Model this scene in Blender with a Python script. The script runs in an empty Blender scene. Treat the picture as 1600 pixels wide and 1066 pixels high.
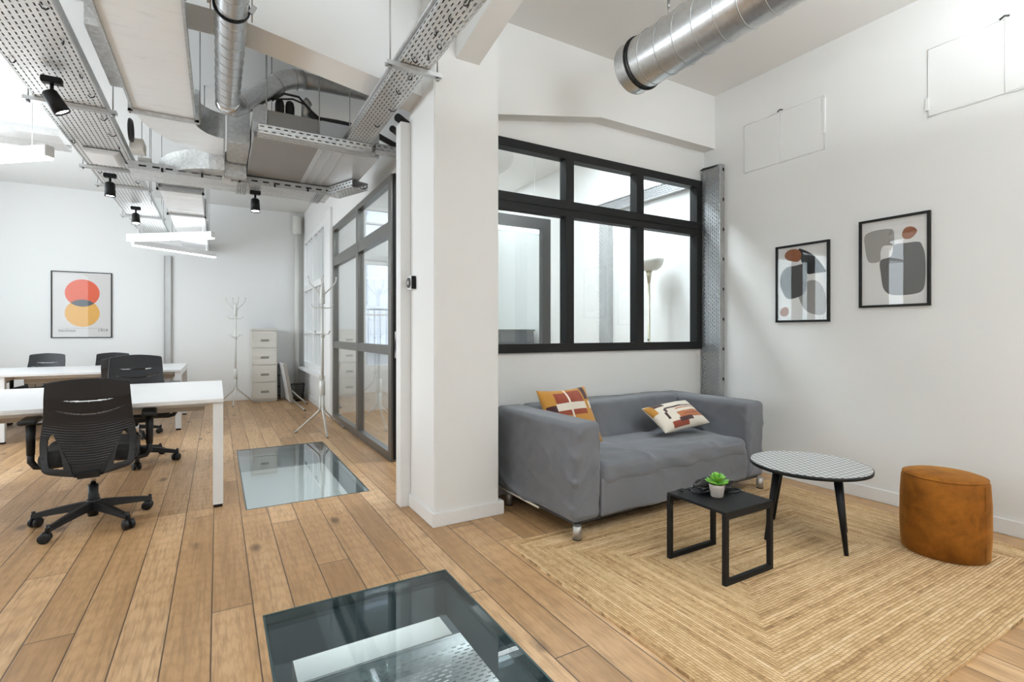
import bpy, bmesh, math, random
from mathutils import Vector, Matrix, noise
random.seed(7)
S = bpy.context.scene
COL = S.collection
PI = math.pi
R = math.radians

# ------------------------------------------------------------------ helpers
class MB:
    """collects geometry for one mesh object"""
    def __init__(s):
        s.bm = bmesh.new(); s.uv = None; s.mi = 0
    def _tag(s, faces):
        for f in faces: f.material_index = s.mi
    def box(s, x0, x1, y0, y1, z0, z1, M=None):
        vs = [s.bm.verts.new((x, y, z)) for z in (z0, z1) for y in (y0, y1) for x in (x0, x1)]
        fs = [s.bm.faces.new([vs[i] for i in q]) for q in ((0,2,3,1),(4,5,7,6),(0,1,5,4),(2,6,7,3),(0,4,6,2),(1,3,7,5))]
        s._tag(fs)
        if M is not None:
            for v in vs: v.co = M @ v.co
        return s
    def bar(s, p0, p1, w, h, up=(0,0,1)):
        p0 = Vector(p0); p1 = Vector(p1); t = (p1-p0).normalized()
        u = Vector(up)
        if abs(t.dot(u)) > .98: u = Vector((0,1,0))
        n = t.cross(u).normalized(); b = n.cross(t)
        vs = []
        for p in (p0, p1):
            for a, c in ((-1,-1),(1,-1),(1,1),(-1,1)):
                vs.append(s.bm.verts.new(p + n*a*w/2 + b*c*h/2))
        fs = [s.bm.faces.new([vs[i] for i in q]) for q in ((0,3,2,1),(4,5,6,7),(0,1,5,4),(1,2,6,5),(2,3,7,6),(3,0,4,7))]
        s._tag(fs); return s
    def tube(s, pts, r, seg=10, closed=False, cap=True):
        pts = [Vector(p) for p in pts]; n = len(pts)
        rs = r if isinstance(r, (list, tuple)) else [r]*n
        rings = []; prev = None
        for i, p in enumerate(pts):
            if closed: t = pts[(i+1) % n] - pts[i-1]
            else: t = pts[min(i+1, n-1)] - pts[max(i-1, 0)]
            t.normalize()
            if prev is None:
                a = Vector((0,0,1)) if abs(t.z) < .9 else Vector((1,0,0))
                u = t.cross(a).normalized()
            else:
                u = prev - t*prev.dot(t)
                if u.length < 1e-6: u = t.orthogonal()
                u.normalize()
            prev = u; w = t.cross(u)
            rings.append([s.bm.verts.new(p + (u*math.cos(2*PI*k/seg) + w*math.sin(2*PI*k/seg))*rs[i]) for k in range(seg)])
        fs = []
        for i in range(n if closed else n-1):
            A = rings[i]; B = rings[(i+1) % n]
            for k in range(seg):
                fs.append(s.bm.faces.new((A[k], A[(k+1) % seg], B[(k+1) % seg], B[k])))
        for f in fs: f.smooth = True
        if cap and not closed:
            fs.append(s.bm.faces.new(rings[0][::-1])); fs.append(s.bm.faces.new(rings[-1]))
        s._tag(fs); return s
    def lathe(s, prof, c=(0,0,0), seg=32, M=None):
        rings = []; allv = []
        for r, z in prof:
            ring = [s.bm.verts.new((c[0]+r*math.cos(2*PI*k/seg), c[1]+r*math.sin(2*PI*k/seg), c[2]+z)) for k in range(seg)]
            rings.append(ring); allv += ring
        fs = []
        for A, B in zip(rings, rings[1:]):
            for k in range(seg):
                f = s.bm.faces.new((A[k], A[(k+1) % seg], B[(k+1) % seg], B[k])); f.smooth = True; fs.append(f)
        fs.append(s.bm.faces.new(rings[0][::-1])); fs.append(s.bm.faces.new(rings[-1]))
        s._tag(fs)
        if M is not None:
            for v in allv: v.co = M @ v.co
        return s
    def prism(s, poly, a0, a1, axis='y'):
        """poly of 2D points extruded along an axis: y -> poly is (x,z); z -> (x,y); x -> (y,z)"""
        def P(p, a):
            return {'y': (p[0], a, p[1]), 'z': (p[0], p[1], a), 'x': (a, p[0], p[1])}[axis]
        A = [s.bm.verts.new(P(p, a0)) for p in poly]; B = [s.bm.verts.new(P(p, a1)) for p in poly]
        fs = [s.bm.faces.new(A), s.bm.faces.new(B[::-1])]
        n = len(poly)
        for i in range(n): fs.append(s.bm.faces.new((A[i], B[i], B[(i+1) % n], A[(i+1) % n])))
        s._tag(fs); return s
    def rbox(s, x0, x1, y0, y1, z0, z1, r, step=.03, disp=None):
        """box with rounded edges, densely gridded, optionally displaced along its normal"""
        tmp = bmesh.new()
        def ax(a, b):
            n = max(4, int((b-a)/step)); g = [a+(b-a)*i/n for i in range(n+1)]
            g += [a+r*.3, a+r*.7, a+r, b-r*.3, b-r*.7, b-r]
            g = sorted(set(round(q, 5) for q in g if a-1e-9 <= q <= b+1e-9))
            o = [g[0]]
            for q in g[1:]:
                if q-o[-1] > .0015: o.append(q)
            o[-1] = b; return o
        gx, gy, gz = ax(x0,x1), ax(y0,y1), ax(z0,z1); cache = {}
        def V(x, y, z):
            k = (round(x,5), round(y,5), round(z,5))
            if k not in cache:
                p = Vector((x,y,z)); q = Vector((min(max(x,x0+r),x1-r), min(max(y,y0+r),y1-r), min(max(z,z0+r),z1-r)))
                d = p-q
                n = d.normalized() if d.length > 1e-9 else Vector((0,0,1))
                m = max(abs(d.x), abs(d.y), abs(d.z))
                p = q + n*m
                if disp: p = p + n*disp(p, n)
                cache[k] = s.bm.verts.new(p)
            return cache[k]
        fs = []
        def face(ga, gb, fn, flip):
            for a0, a1 in zip(ga, ga[1:]):
                for b0, b1 in zip(gb, gb[1:]):
                    q = [fn(a0,b0), fn(a1,b0), fn(a1,b1), fn(a0,b1)]
                    f = s.bm.faces.new(q[::-1] if flip else q); f.smooth = True; fs.append(f)
        face(gx, gy, lambda a,b: V(a,b,z0), True); face(gx, gy, lambda a,b: V(a,b,z1), False)
        face(gx, gz, lambda a,b: V(a,y0,b), False); face(gx, gz, lambda a,b: V(a,y1,b), True)
        face(gy, gz, lambda a,b: V(x0,a,b), True); face(gy, gz, lambda a,b: V(x1,a,b), False)
        tmp.free(); s._tag(fs); return s
    def grid(s, nu, nv, fn, keep=None, smooth=True):
        V = [[s.bm.verts.new(fn(i/nu, j/nv)) for i in range(nu+1)] for j in range(nv+1)]
        for j in range(nv):
            for i in range(nu):
                if keep and not keep((i+.5)/nu, (j+.5)/nv): continue
                f = s.bm.faces.new((V[j][i], V[j][i+1], V[j+1][i+1], V[j+1][i])); f.smooth = smooth; f.material_index = s.mi
        for row in V:
            for v in row:
                if not v.link_faces: s.bm.verts.remove(v)
        return s
    def sphere(s, c, rx, ry=None, rz=None, seg=12, M=None):
        ry = ry or rx; rz = rz or rx
        prof = [(max(1e-4, math.sin(PI*k/8)), -math.cos(PI*k/8)) for k in range(9)]
        mat = Matrix.Translation(c) @ (M or Matrix()) @ Matrix.Diagonal((rx, ry, rz, 1))
        return s.lathe(prof, (0,0,0), seg, mat)
    def build(s, name, mats, parent=None, org=None, bevel=0, smooth=False, norm=True):
        if org is None and parent is not None: org = parent.get('_org')
        if org is not None:
            o_ = Vector(org)
            for v in s.bm.verts: v.co -= o_
        if norm: bmesh.ops.recalc_face_normals(s.bm, faces=s.bm.faces)
        if bevel:
            es = [e for e in s.bm.edges if len(e.link_faces) == 2 and e.calc_face_angle(0) > .6]
            bmesh.ops.bevel(s.bm, geom=es, offset=bevel, segments=2, affect='EDGES', clamp_overlap=True)
        if smooth:
            for f in s.bm.faces: f.smooth = True
        me = bpy.data.meshes.new(name); s.bm.to_mesh(me); s.bm.free()
        for m in (mats if isinstance(mats, (list, tuple)) else [mats]): me.materials.append(m)
        o = bpy.data.objects.new(name, me); COL.objects.link(o)
        if parent is not None: o.parent = parent
        elif org is not None: o.location = org
        return o

def split_build(m, name, mats, parent, **kw):
    """every loose piece becomes a part of its own"""
    bm = m.bm; bm.verts.ensure_lookup_table(); seen = set(); groups = []
    for v in bm.verts:
        if v in seen: continue
        st = [v]; seen.add(v); g = []
        while st:
            q = st.pop(); g.append(q)
            for e in q.link_edges:
                o = e.other_vert(q)
                if o not in seen: seen.add(o); st.append(o)
        groups.append(g)
    for g in groups:
        n = MB(); mp = {v: n.bm.verts.new(v.co) for v in g}; fs = set(f for v in g for f in v.link_faces)
        for f in fs:
            h = n.bm.faces.new([mp[v] for v in f.verts]); h.smooth = f.smooth; h.material_index = f.material_index
        n.build(name, mats, parent, **kw)
    bm.free()

def thing(name, label, cat, loc=(0,0,0), rz=0, group=None, world=False, kind=None):
    """an Empty at a thing's base; world=True: its parts are given in room coordinates"""
    o = bpy.data.objects.new(name, None); o.empty_display_size = .1; COL.objects.link(o)
    o.location = loc; o.rotation_euler = (0,0,rz)
    if world: o['_org'] = list(loc)
    return tag(o, label, cat, group, kind)
def tag(o, label=None, cat=None, group=None, kind=None):
    if label: o['label'] = label
    if cat: o['category'] = cat
    if group: o['group'] = group
    if kind: o['kind'] = kind
    return o
def struct(o, label=None, cat=None): return tag(o, label, cat, None, 'structure')
def copy_tree(o, parent=None):
    c = o.copy(); COL.objects.link(c)
    if parent is not None: c.parent = parent
    for ch in [x for x in bpy.data.objects if x.parent == o]: copy_tree(ch, c)
    return c

# ------------------------------------------------------------------ materials
class NT:
    def __init__(s, name):
        s.m = bpy.data.materials.new(name); s.m.use_nodes = True; s.t = s.m.node_tree; s.t.nodes.clear()
        s.out = s.t.nodes.new('ShaderNodeOutputMaterial')
    def n(s, typ, **kw):
        d = s.t.nodes.new(typ)
        for k, v in kw.items(): setattr(d, k, v)
        return d
    def put(s, sock, v):
        if hasattr(v, 'is_output'): s.t.links.new(v, sock)
        else: sock.default_value = v
    def math(s, op, a, b=0.0, c=None):
        d = s.n('ShaderNodeMath', operation=op); s.put(d.inputs[0], a); s.put(d.inputs[1], b)
        if c is not None: s.put(d.inputs[2], c)
        return d.outputs[0]
    def mix(s, f, a, b, mode='MIX'):
        d = s.n('ShaderNodeMix', data_type='RGBA', blend_type=mode)
        s.put(d.inputs[0], f); s.put(d.inputs[6], a); s.put(d.inputs[7], b); return d.outputs[2]
    def obj(s): return s.n('ShaderNodeTexCoord').outputs['Object']
    def uvc(s): return s.n('ShaderNodeTexCoord').outputs['UV']
    def sep(s, v):
        d = s.n('ShaderNodeSeparateXYZ'); s.put(d.inputs[0], v); return d.outputs
    def comb(s, x, y, z=0.0):
        d = s.n('ShaderNodeCombineXYZ'); s.put(d.inputs[0], x); s.put(d.inputs[1], y); s.put(d.inputs[2], z); return d.outputs[0]
    def noise(s, vec, scale, detail=3, rough=.55, dist=0):
        d = s.n('ShaderNodeTexNoise'); s.put(d.inputs['Vector'], vec); d.inputs['Scale'].default_value = scale
        d.inputs['Detail'].default_value = detail; d.inputs['Roughness'].default_value = rough; d.inputs['Distortion'].default_value = dist
        return d.outputs['Fac']
    def white(s, vec):
        d = s.n('ShaderNodeTexWhiteNoise', noise_dimensions='2D'); s.put(d.inputs['Vector'], vec); return d.outputs['Value']
    def vor(s, vec, scale, feat='F1', out='Distance'):
        d = s.n('ShaderNodeTexVoronoi', feature=feat); s.put(d.inputs['Vector'], vec); d.inputs['Scale'].default_value = scale
        return d.outputs[out]
    def mapv(s, vec, sc):
        d = s.n('ShaderNodeMapping'); s.put(d.inputs[0], vec); d.inputs['Scale'].default_value = sc; return d.outputs[0]
    def ramp(s, f, stops):
        d = s.n('ShaderNodeValToRGB'); s.put(d.inputs[0], f); e = d.color_ramp.elements
        while len(e) < len(stops): e.new(.5)
        for q, (p, c) in zip(e, stops): q.position = p; q.color = c if len(c) == 4 else (*c, 1)
        return d.outputs[0]
    def smooth(s, f, a, b):
        d = s.n('ShaderNodeMapRange', interpolation_type='SMOOTHSTEP'); s.put(d.inputs[0], f)
        d.inputs[1].default_value = a; d.inputs[2].default_value = b; return d.outputs[0]
    def bump(s, h, strength=.3, dist=.01):
        d = s.n('ShaderNodeBump'); s.put(d.inputs['Height'], h); d.inputs['Strength'].default_value = strength
        d.inputs['Distance'].default_value = dist; return d.outputs[0]
    def prin(s, col, rough=.5, metal=0.0, nrm=None, **kw):
        d = s.n('ShaderNodeBsdfPrincipled'); s.put(d.inputs['Base Color'], col if hasattr(col,'is_output') else (*col[:3],1))
        s.put(d.inputs['Roughness'], rough); s.put(d.inputs['Metallic'], metal)
        if nrm is not None: s.put(d.inputs['Normal'], nrm)
        for k, v in kw.items(): s.put(d.inputs[k], v)
        return d.outputs[0]
    def done(s, sh): s.t.links.new(sh, s.out.inputs[0]); return s.m

def plain(name, col, rough=.5, metal=0.0, var=.06, scale=14, bump=0.0, bscale=120, **kw):
    t = NT(name); v = t.obj()
    f = t.noise(v, scale, 4)
    c = t.mix(f, tuple(max(0, x*(1-var)) for x in col)+(1,), tuple(min(1, x*(1+var)) for x in col)+(1,))
    nb = t.bump(t.noise(v, bscale, 3), bump, .004) if bump else None
    return t.done(t.prin(c, rough, metal, nb, **kw))

def mat_wall(name, col):
    t = NT(name); v = t.obj()
    c = t.mix(t.noise(v, .9, 4), (*[x*.975 for x in col],1), (*col,1))
    h = t.math('ADD', t.math('MULTIPLY', t.noise(v, 3.5, 4), 1.0), t.math('MULTIPLY', t.noise(v, 60, 3), .12))
    return t.done(t.prin(c, .75, 0, t.bump(h, .18, .012)))

def mat_floor():
    t = NT('oak_planks'); o = t.obj(); x, y, _ = t.sep(o)
    W = .1525
    xs = t.math('DIVIDE', t.math('ADD', x, .021+W*40), W); row = t.math('FLOOR', xs); fx = t.math('FRACT', xs)
    r1 = t.white(t.comb(row, 3.7)); L = 2.1
    ys = t.math('ADD', t.math('DIVIDE', y, L), t.math('MULTIPLY', r1, 9.3)); idn = t.math('FLOOR', ys); fy = t.math('FRACT', ys)
    r2 = t.white(t.comb(row, idn)); r3 = t.white(t.comb(t.math('ADD', row, 17.3), idn))
    gx = t.math('ADD', t.math('MULTIPLY', x, 1.0), t.math('MULTIPLY', r2, 31.0))
    g = t.comb(t.math('MULTIPLY', gx, 11.0), t.math('MULTIPLY', t.math('ADD', y, t.math('MULTIPLY', r3, 13.0)), .8), r2)
    big = t.noise(g, 1.0, 6, .62, .25)
    g2 = t.comb(t.math('MULTIPLY', gx, 52.0), t.math('MULTIPLY', y, 3.2), r3)
    fine = t.noise(g2, 1.6, 4, .6)
    wv = t.n('ShaderNodeTexWave', wave_type='RINGS', rings_direction='X'); t.put(wv.inputs['Vector'], t.comb(t.math('MULTIPLY', gx, 3.0), t.math('MULTIPLY', y, .28), r2))
    wv.inputs['Scale'].default_value = 13; wv.inputs['Distortion'].default_value = 5.5; wv.inputs['Detail'].default_value = 3; wv.inputs['Detail Scale'].default_value = 1.4
    base = t.ramp(t.math('ADD', t.math('MULTIPLY', big, .66), t.math('MULTIPLY', r2, .33)), [(.20,(.27,.145,.060)),(.5,(.48,.288,.140)),(.80,(.66,.44,.25))])
    base = t.mix(t.math('MULTIPLY', t.smooth(wv.outputs['Fac'], .5, .95), .26), base, (.30,.165,.065,1))
    base = t.mix(t.math('MULTIPLY', t.smooth(fine, .44, .68), .5), base, (.23,.135,.06,1))
    # sparse knots
    kv = t.comb(t.math('MULTIPLY', x, 4.2), t.math('MULTIPLY', y, 1.9), 0.0)
    kd = t.vor(kv, 1.0); kr = t.vor(kv, 1.0, 'F1', 'Color'); krs = t.sep(kr)[0]
    kn = t.math('MULTIPLY', t.math('SUBTRACT', 1.0, t.smooth(t.math('ADD', kd, t.math('MULTIPLY', t.noise(o, 26, 3), .06)), .07, .20)), t.math('GREATER_THAN', krs, .30))
    base = t.mix(t.math('MULTIPLY', kn, .8), base, (.085,.045,.02,1))
    gap = t.math('MAXIMUM', t.math('GREATER_THAN', t.math('ABSOLUTE', t.math('SUBTRACT', fx, .5)), .485), t.math('GREATER_THAN', t.math('ABSOLUTE', t.math('SUBTRACT', fy, .5)), .4988))
    base = t.mix(t.math('MULTIPLY', gap, .92), base, (.05,.028,.014,1))
    edge = t.smooth(t.math('ABSOLUTE', t.math('SUBTRACT', fx, .5)), .465, .495)
    h = t.math('SUBTRACT', t.math('ADD', t.math('MULTIPLY', fine, .15), t.math('MULTIPLY', big, .3)), t.math('MULTIPLY', edge, .8))
    return t.done(t.prin(base, t.math('ADD', .34, t.math('MULTIPLY', fine, .16)), 0, t.bump(h, .22, .006)))

def mat_galv(name, base=(.62,.63,.63), rough=.34, spang=.12, seam=None):
    t = NT(name); o = t.obj()
    f = t.vor(o, 55, 'F1', 'Color'); g = t.sep(f)[0]
    n = t.noise(o, 4.5, 4, .6)
    c = t.mix(g, (*[x*(1-spang) for x in base],1), (*[min(1,x*(1+spang)) for x in base],1))
    c = t.mix(t.math('MULTIPLY', t.smooth(n, .55, .8), .35), c, (.40,.41,.41,1))
    return t.done(t.prin(c, t.math('ADD', rough, t.math('MULTIPLY', n, .14)), 1.0, t.bump(n, .05, .01)))

def mat_perf(name, base, rough=.4, pu=.05, pv=.022, lu=.27, lv=.15):
    """sheet metal with staggered slots that are really open"""
    t = NT(name); u, v, _ = t.sep(t.uvc())
    vs = t.math('DIVIDE', v, pv); row = t.math('FLOOR', vs)
    a = t.math('FRACT', t.math('ADD', t.math('DIVIDE', u, pu), t.math('MULTIPLY', row, .5)))
    m = t.math('MULTIPLY', t.math('LESS_THAN', t.math('ABSOLUTE', t.math('SUBTRACT', a, .5)), lu),
               t.math('LESS_THAN', t.math('ABSOLUTE', t.math('SUBTRACT', t.math('FRACT', vs), .5)), lv))
    o = t.obj(); n = t.noise(o, 7, 4)
    c = t.mix(n, (*[x*.85 for x in base],1), (*[min(1,x*1.1) for x in base],1))
    p = t.prin(c, rough, .85)
    tr = t.n('ShaderNodeBsdfTransparent').outputs[0]
    ms = t.n('ShaderNodeMixShader'); t.put(ms.inputs[0], m); t.put(ms.inputs[1], p); t.put(ms.inputs[2], tr)
    return t.done(ms.outputs[0])

def mat_glass(name, tint=(.96,.98,.98), ior=1.45, rough=.0, extra=0.0):
    t = NT(name)
    lw = t.n('ShaderNodeLayerWeight'); lw.inputs[0].default_value = .5
    f0 = ((ior-1)/(ior+1))**2
    fr = t.math('ADD', f0, t.math('MULTIPLY', 1-f0, t.math('POWER', lw.outputs['Facing'], 5.0)))
    o = t.obj(); sm = t.math('MULTIPLY', t.noise(o, 2.0, 3), .01)
    tr = t.n('ShaderNodeBsdfTransparent'); tr.inputs[0].default_value = (*tint,1)
    gl = t.n('ShaderNodeBsdfGlossy'); gl.inputs[0].default_value = (1,1,1,1); gl.inputs['Roughness'].default_value = rough
    ms = t.n('ShaderNodeMixShader'); t.put(ms.inputs[0], t.math('ADD', t.math('ADD', fr, extra), sm)); t.put(ms.inputs[1], tr.outputs[0]); t.put(ms.inputs[2], gl.outputs[0])
    return t.done(ms.outputs[0])

def mat_emit(name, col, st):
    t = NT(name); e = t.n('ShaderNodeEmission'); o = t.obj()
    t.put(e.inputs[0], t.mix(t.noise(o, 3, 2), (*[c*.97 for c in col],1), (*col,1))); e.inputs[1].default_value = st
    return t.done(e.outputs[0])

def mat_fabric(name, col, bs=900, rough=.95, var=.12, big=3.0, sheen=.25, bump=.35):
    t = NT(name); o = t.obj()
    n = t.noise(o, bs, 2, .7); m = t.noise(o, big, 4)
    w = t.math('ADD', t.math('MULTIPLY', n, .6), t.math('MULTIPLY', m, .6))
    c = t.mix(w, (*[x*(1-var*2) for x in col],1), (*[min(1,x*(1+var)) for x in col],1))
    h = t.math('ADD', t.math('MULTIPLY', n, .2), t.math('MULTIPLY', t.noise(o, 22, 4, .6, .7), .8))
    return t.done(t.prin(c, rough, 0, t.bump(h, bump, .006), **{'Sheen Weight': sheen, 'Sheen Roughness': .5}))

def mat_velvet():
    t = NT('cognac_velvet'); o = t.obj()
    m = t.noise(o, 9, 5, .6, .8); m2 = t.noise(o, 30, 4)
    c = t.ramp(t.math('ADD', t.math('MULTIPLY', m, .75), t.math('MULTIPLY', m2, .25)), [(.34,(.13,.040,.002)),(.5,(.205,.068,.005)),(.68,(.27,.096,.008))])
    return t.done(t.prin(c, .75, 0, t.bump(m2, .08, .004), **{'Sheen Weight': .40, 'Sheen Roughness': .35, 'Sheen Tint': (.9,.45,.12,1), 'Specular IOR Level': .2}))

def mat_jute():
    t = NT('jute_braid'); o = t.obj(); x, y, _ = t.sep(o)
    hx, hy = 1.185, .8425
    dx = t.math('SUBTRACT', hx, t.math('ABSOLUTE', x)); dy = t.math('SUBTRACT', hy, t.math('ABSOLUTE', y))
    wob = t.math('MULTIPLY', t.math('SUBTRACT', t.noise(o, 4.0, 4), .5), .016)
    d = t.math('ADD', t.math('MINIMUM', dx, dy), wob)
    sel = t.math('LESS_THAN', dx, dy)
    al = t.math('ADD', t.math('MULTIPLY', sel, y), t.math('MULTIPLY', t.math('SUBTRACT', 1.0, sel), x))
    P = .0135
    rs = t.math('DIVIDE', d, P); row = t.math('FLOOR', rs); fr = t.math('FRACT', rs)
    prof = t.math('SUBTRACT', 1.0, t.math('POWER', t.math('ABSOLUTE', t.math('MULTIPLY', t.math('SUBTRACT', fr, .5), 2.0)), 2.0))
    rnd = t.white(t.comb(row, 1.3))
    ab = t.math('FRACT', t.math('ADD', t.math('DIVIDE', al, .017), t.math('ADD', t.math('MULTIPLY', rnd, 5.0), t.math('MULTIPLY', fr, .55))))
    pl = t.math('SUBTRACT', 1.0, t.math('POWER', t.math('ABSOLUTE', t.math('MULTIPLY', t.math('SUBTRACT', ab, .5), 2.0)), 2.5))
    cell = t.white(t.comb(t.math('FLOOR', t.math('DIVIDE', al, .017)), row))
    st = t.noise(t.comb(t.math('MULTIPLY', al, 9.0), t.math('MULTIPLY', row, .61), 0.0), 1.0, 4, .65)
    rowt = t.noise(t.comb(t.math('MULTIPLY', row, .37), t.math('MULTIPLY', al, .5), 7.0), 1.0, 3, .7)
    f = t.math('ADD', t.math('ADD', t.math('MULTIPLY', st, .55), t.math('MULTIPLY', cell, .10)), t.math('ADD', t.math('MULTIPLY', t.math('SUBTRACT', rowt, .40), .95), t.math('MULTIPLY', rnd, .10)))
    c = t.ramp(f, [(.20,(.28,.155,.06)),(.40,(.57,.36,.17)),(.60,(.78,.545,.30)),(.85,(.90,.72,.49))])
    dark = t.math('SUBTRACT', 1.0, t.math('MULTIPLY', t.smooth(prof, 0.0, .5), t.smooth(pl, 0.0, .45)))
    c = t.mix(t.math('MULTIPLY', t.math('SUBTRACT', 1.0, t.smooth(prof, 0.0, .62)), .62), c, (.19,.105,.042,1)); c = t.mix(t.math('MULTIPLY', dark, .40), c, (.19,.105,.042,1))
    spk = t.smooth(t.noise(t.comb(t.math('MULTIPLY', al, 70.0), t.math('MULTIPLY', d, 130.0), 0.0), 1.0, 2), .66, .76); c = t.mix(t.math('MULTIPLY', spk, .8), c, (.13,.07,.03,1))
    fib = t.noise(o, 500, 2)
    h = t.math('ADD', t.math('MULTIPLY', t.math('MULTIPLY', prof, pl), 1.0), t.math('MULTIPLY', fib, .35))
    return t.done(t.prin(c, .95, 0, t.bump(h, .75, .006)))

def mat_tabletop():
    """pale top printed with rows of small black and white triangles"""
    t = NT('triangle_print'); o = t.obj(); x, y, _ = t.sep(o)
    A = .037; Hh = A*.866
    r = t.math('DIVIDE', t.math('ADD', y, 5.0), Hh); row = t.math('FLOOR', r); fy = t.math('FRACT', r)
    xs = t.math('ADD', t.math('DIVIDE', t.math('ADD', x, 5.0), A), t.math('MULTIPLY', row, .5)); fx = t.math('FRACT', xs)
    tri = t.math('MULTIPLY', t.math('ABSOLUTE', t.math('SUBTRACT', fx, .5)), 2.0)     # 0 at the middle, 1 at the cell edge
    e = t.math('SUBTRACT', 1.0, fy)
    up = t.math('LESS_THAN', tri, t.math('SUBTRACT', e, .18))
    ln = t.math('LESS_THAN', t.math('ABSOLUTE', t.math('SUBTRACT', tri, e)), .13)
    base = t.math('LESS_THAN', fy, .10)
    split = t.math('LESS_THAN', fx, .5)
    c = t.mix(up, (.72,.72,.70,1), t.mix(split, (.60,.60,.59,1), (.30,.30,.30,1)))
    c = t.mix(t.math('MAXIMUM', ln, base), c, (.028,.028,.03,1))
    return t.done(t.prin(c, .3))

M = {}
M['wall'] = mat_wall('white_plaster', (.78,.78,.765))
M['ceil'] = mat_wall('white_ceiling_paint', (.78,.775,.755))
M['trim'] = plain('white_gloss_paint', (.80,.80,.79), .4, 0, .02)
M['floor'] = mat_floor()
M['galv'] = mat_galv('galvanised_steel')
M['galvd'] = mat_galv('dull_galvanised_steel', (.50,.505,.505), .5, .08)
M['duct'] = mat_galv('spiral_duct_steel', (.66,.665,.67), .24, .06)
M['seam'] = mat_galv('duct_seam_steel', (.42,.43,.43), .4, .05)
def mat_foil():
    t = NT('white_foil_insulation'); o = t.obj(); x, y, _ = t.sep(o)
    b = t.noise(t.comb(t.math('MULTIPLY', x, .8), t.math('MULTIPLY', y, 5.0), 0.0), 1.0, 3, .5)
    st = t.noise(t.comb(t.math('MULTIPLY', x, 5.0), t.math('MULTIPLY', y, 18.0), 3.0), 1.0, 4, .6, .8)
    c = t.mix(t.math('MULTIPLY', t.smooth(st, .55, .8), .35), (.86,.89,.91,1), (.52,.54,.55,1))
    return t.done(t.prin(c, .4, .1, t.bump(b, .5, .05)))
M['foil'] = mat_foil()
M['beam'] = mat_wall('lit_beam_white', (.86,.88,.885))  # lighter, cooler white: light from below put into one beam's colour
M['perf'] = mat_perf('perforated_tray_steel', (.70,.71,.71))
M['perfd'] = mat_perf('grey_perforated_steel', (.40,.405,.415), .45, .036, .022, .32, .16)
M['shade_lid'] = mat_galv('shade_lid_steel', (.30,.30,.30), .55, .08)  # dark steel for the lids added to darken the tray slots
M['perfw'] = mat_perf('fine_perforated_steel', (.66,.67,.67), .42, .03, .013, .3, .2)
M['perfL'] = mat_perf('bright_perforated_tray', (.80,.81,.81), .45, .044, .028, .31, .13)
M['steel'] = plain('zinc_bracket', (.55,.56,.56), .38, 1.0, .08, 30)
M['rod'] = plain('threaded_rod', (.38,.38,.38), .45, .9, .1, 60)
M['black'] = plain('matt_black_metal', (.007,.007,.0075), .45, 0, .15, 20, **{'Specular IOR Level': .22})
M['frame'] = plain('black_window_frame', (.011,.011,.011), .5, 0, .12, 18, **{'Specular IOR Level': .22})
M['gframe'] = plain('grey_bronze_frame', (.20,.195,.185), .33, .75, .07, 10)
M['plast'] = plain('black_plastic', (.012,.012,.013), .42, 0, .1, 40, .06, 500, **{'Specular IOR Level': .3})
M['plast2'] = plain('charcoal_plastic', (.017,.017,.019), .42, 0, .1, 40, .05, 500, **{'Specular IOR Level': .35})
M['seat'] = mat_fabric('black_seat_fabric', (.010,.010,.010), 700, .95, .2, 4, .08)
M['chrome'] = plain('chrome', (.75,.75,.76), .12, 1.0, .02)
M['desk'] = plain('white_desk_laminate', (.71,.71,.71), .35, 0, .015)
M['leg'] = plain('white_powder_coat', (.74,.755,.76), .4, 0, .02)
M['deskunder'] = plain('grey_beige_board', (.50,.46,.41), .6, 0, .05)
M['cab'] = plain('cream_steel', (.64,.615,.555), .42, 0, .02)
M['cabd'] = plain('dark_cream_steel', (.30,.28,.25), .5, 0, .03)  # darker cream for the drawer handles
M['rack'] = plain('white_rack_enamel', (.66,.655,.62), .3, .05, .03)
M['glass'] = mat_glass('clear_glass')
M['pglass'] = mat_glass('partition_glass', (.94,.96,.96), 1.5, 0, .10)
M['fglass'] = mat_glass('blue_floor_glass', (.73,.80,.815), 1.52, 0)
M['fglassf'] = mat_glass('pale_floor_glass', (.80,.88,.90), 1.52, 0, .07)
M['gedge'] = plain('green_glass_edge', (.045,.075,.075), .2, 0, .1)
M['picglass'] = mat_glass('picture_glass', (.98,.98,.98), 1.33)
M['sofa'] = mat_fabric('grey_cotton_cover', (.138,.142,.155), 700, .95, .14, 5, .18)
M['alu'] = plain('brushed_aluminium', (.42,.40,.37), .5, .8, .05, 40)
M['velvet'] = mat_velvet()
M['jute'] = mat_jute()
M['ttop'] = mat_tabletop()
M['led'] = mat_emit('led_diffuser', (.97,.985,1), 9)
M['spot'] = mat_emit('spot_lens', (1,.98,.95), 25)
M['ledbody'] = plain('white_lamp_housing', (.80,.80,.80), .4, 0, .02)
M['paper'] = plain('print_paper', (.80,.79,.77), .7, 0, .02)
M['postpaper'] = plain('poster_paper', (.72,.69,.67), .7, 0, .02)
def flat(n, c, r=.6): return plain(n, c, r, 0, .05, 25)
M['red'] = flat('coral_ink', (.78,.115,.045)); M['orange'] = flat('amber_ink', (.80,.42,.085)); M['slate'] = flat('slate_ink', (.075,.09,.105))
M['ink'] = flat('black_ink', (.012,.012,.012)); M['rust'] = flat('rust_ink', (.27,.09,.03)); M['dgrey'] = flat('dark_grey_ink', (.075,.07,.068)); M['lgrey'] = flat('stone_grey_ink', (.33,.315,.295)); M['mgrey'] = flat('mid_grey_ink', (.105,.105,.10))
M['text'] = flat('text_ink', (.10,.10,.10))
M['mustard'] = mat_fabric('mustard_cotton', (.43,.20,.030), 600, .95, .1, 6, .2)
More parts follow.
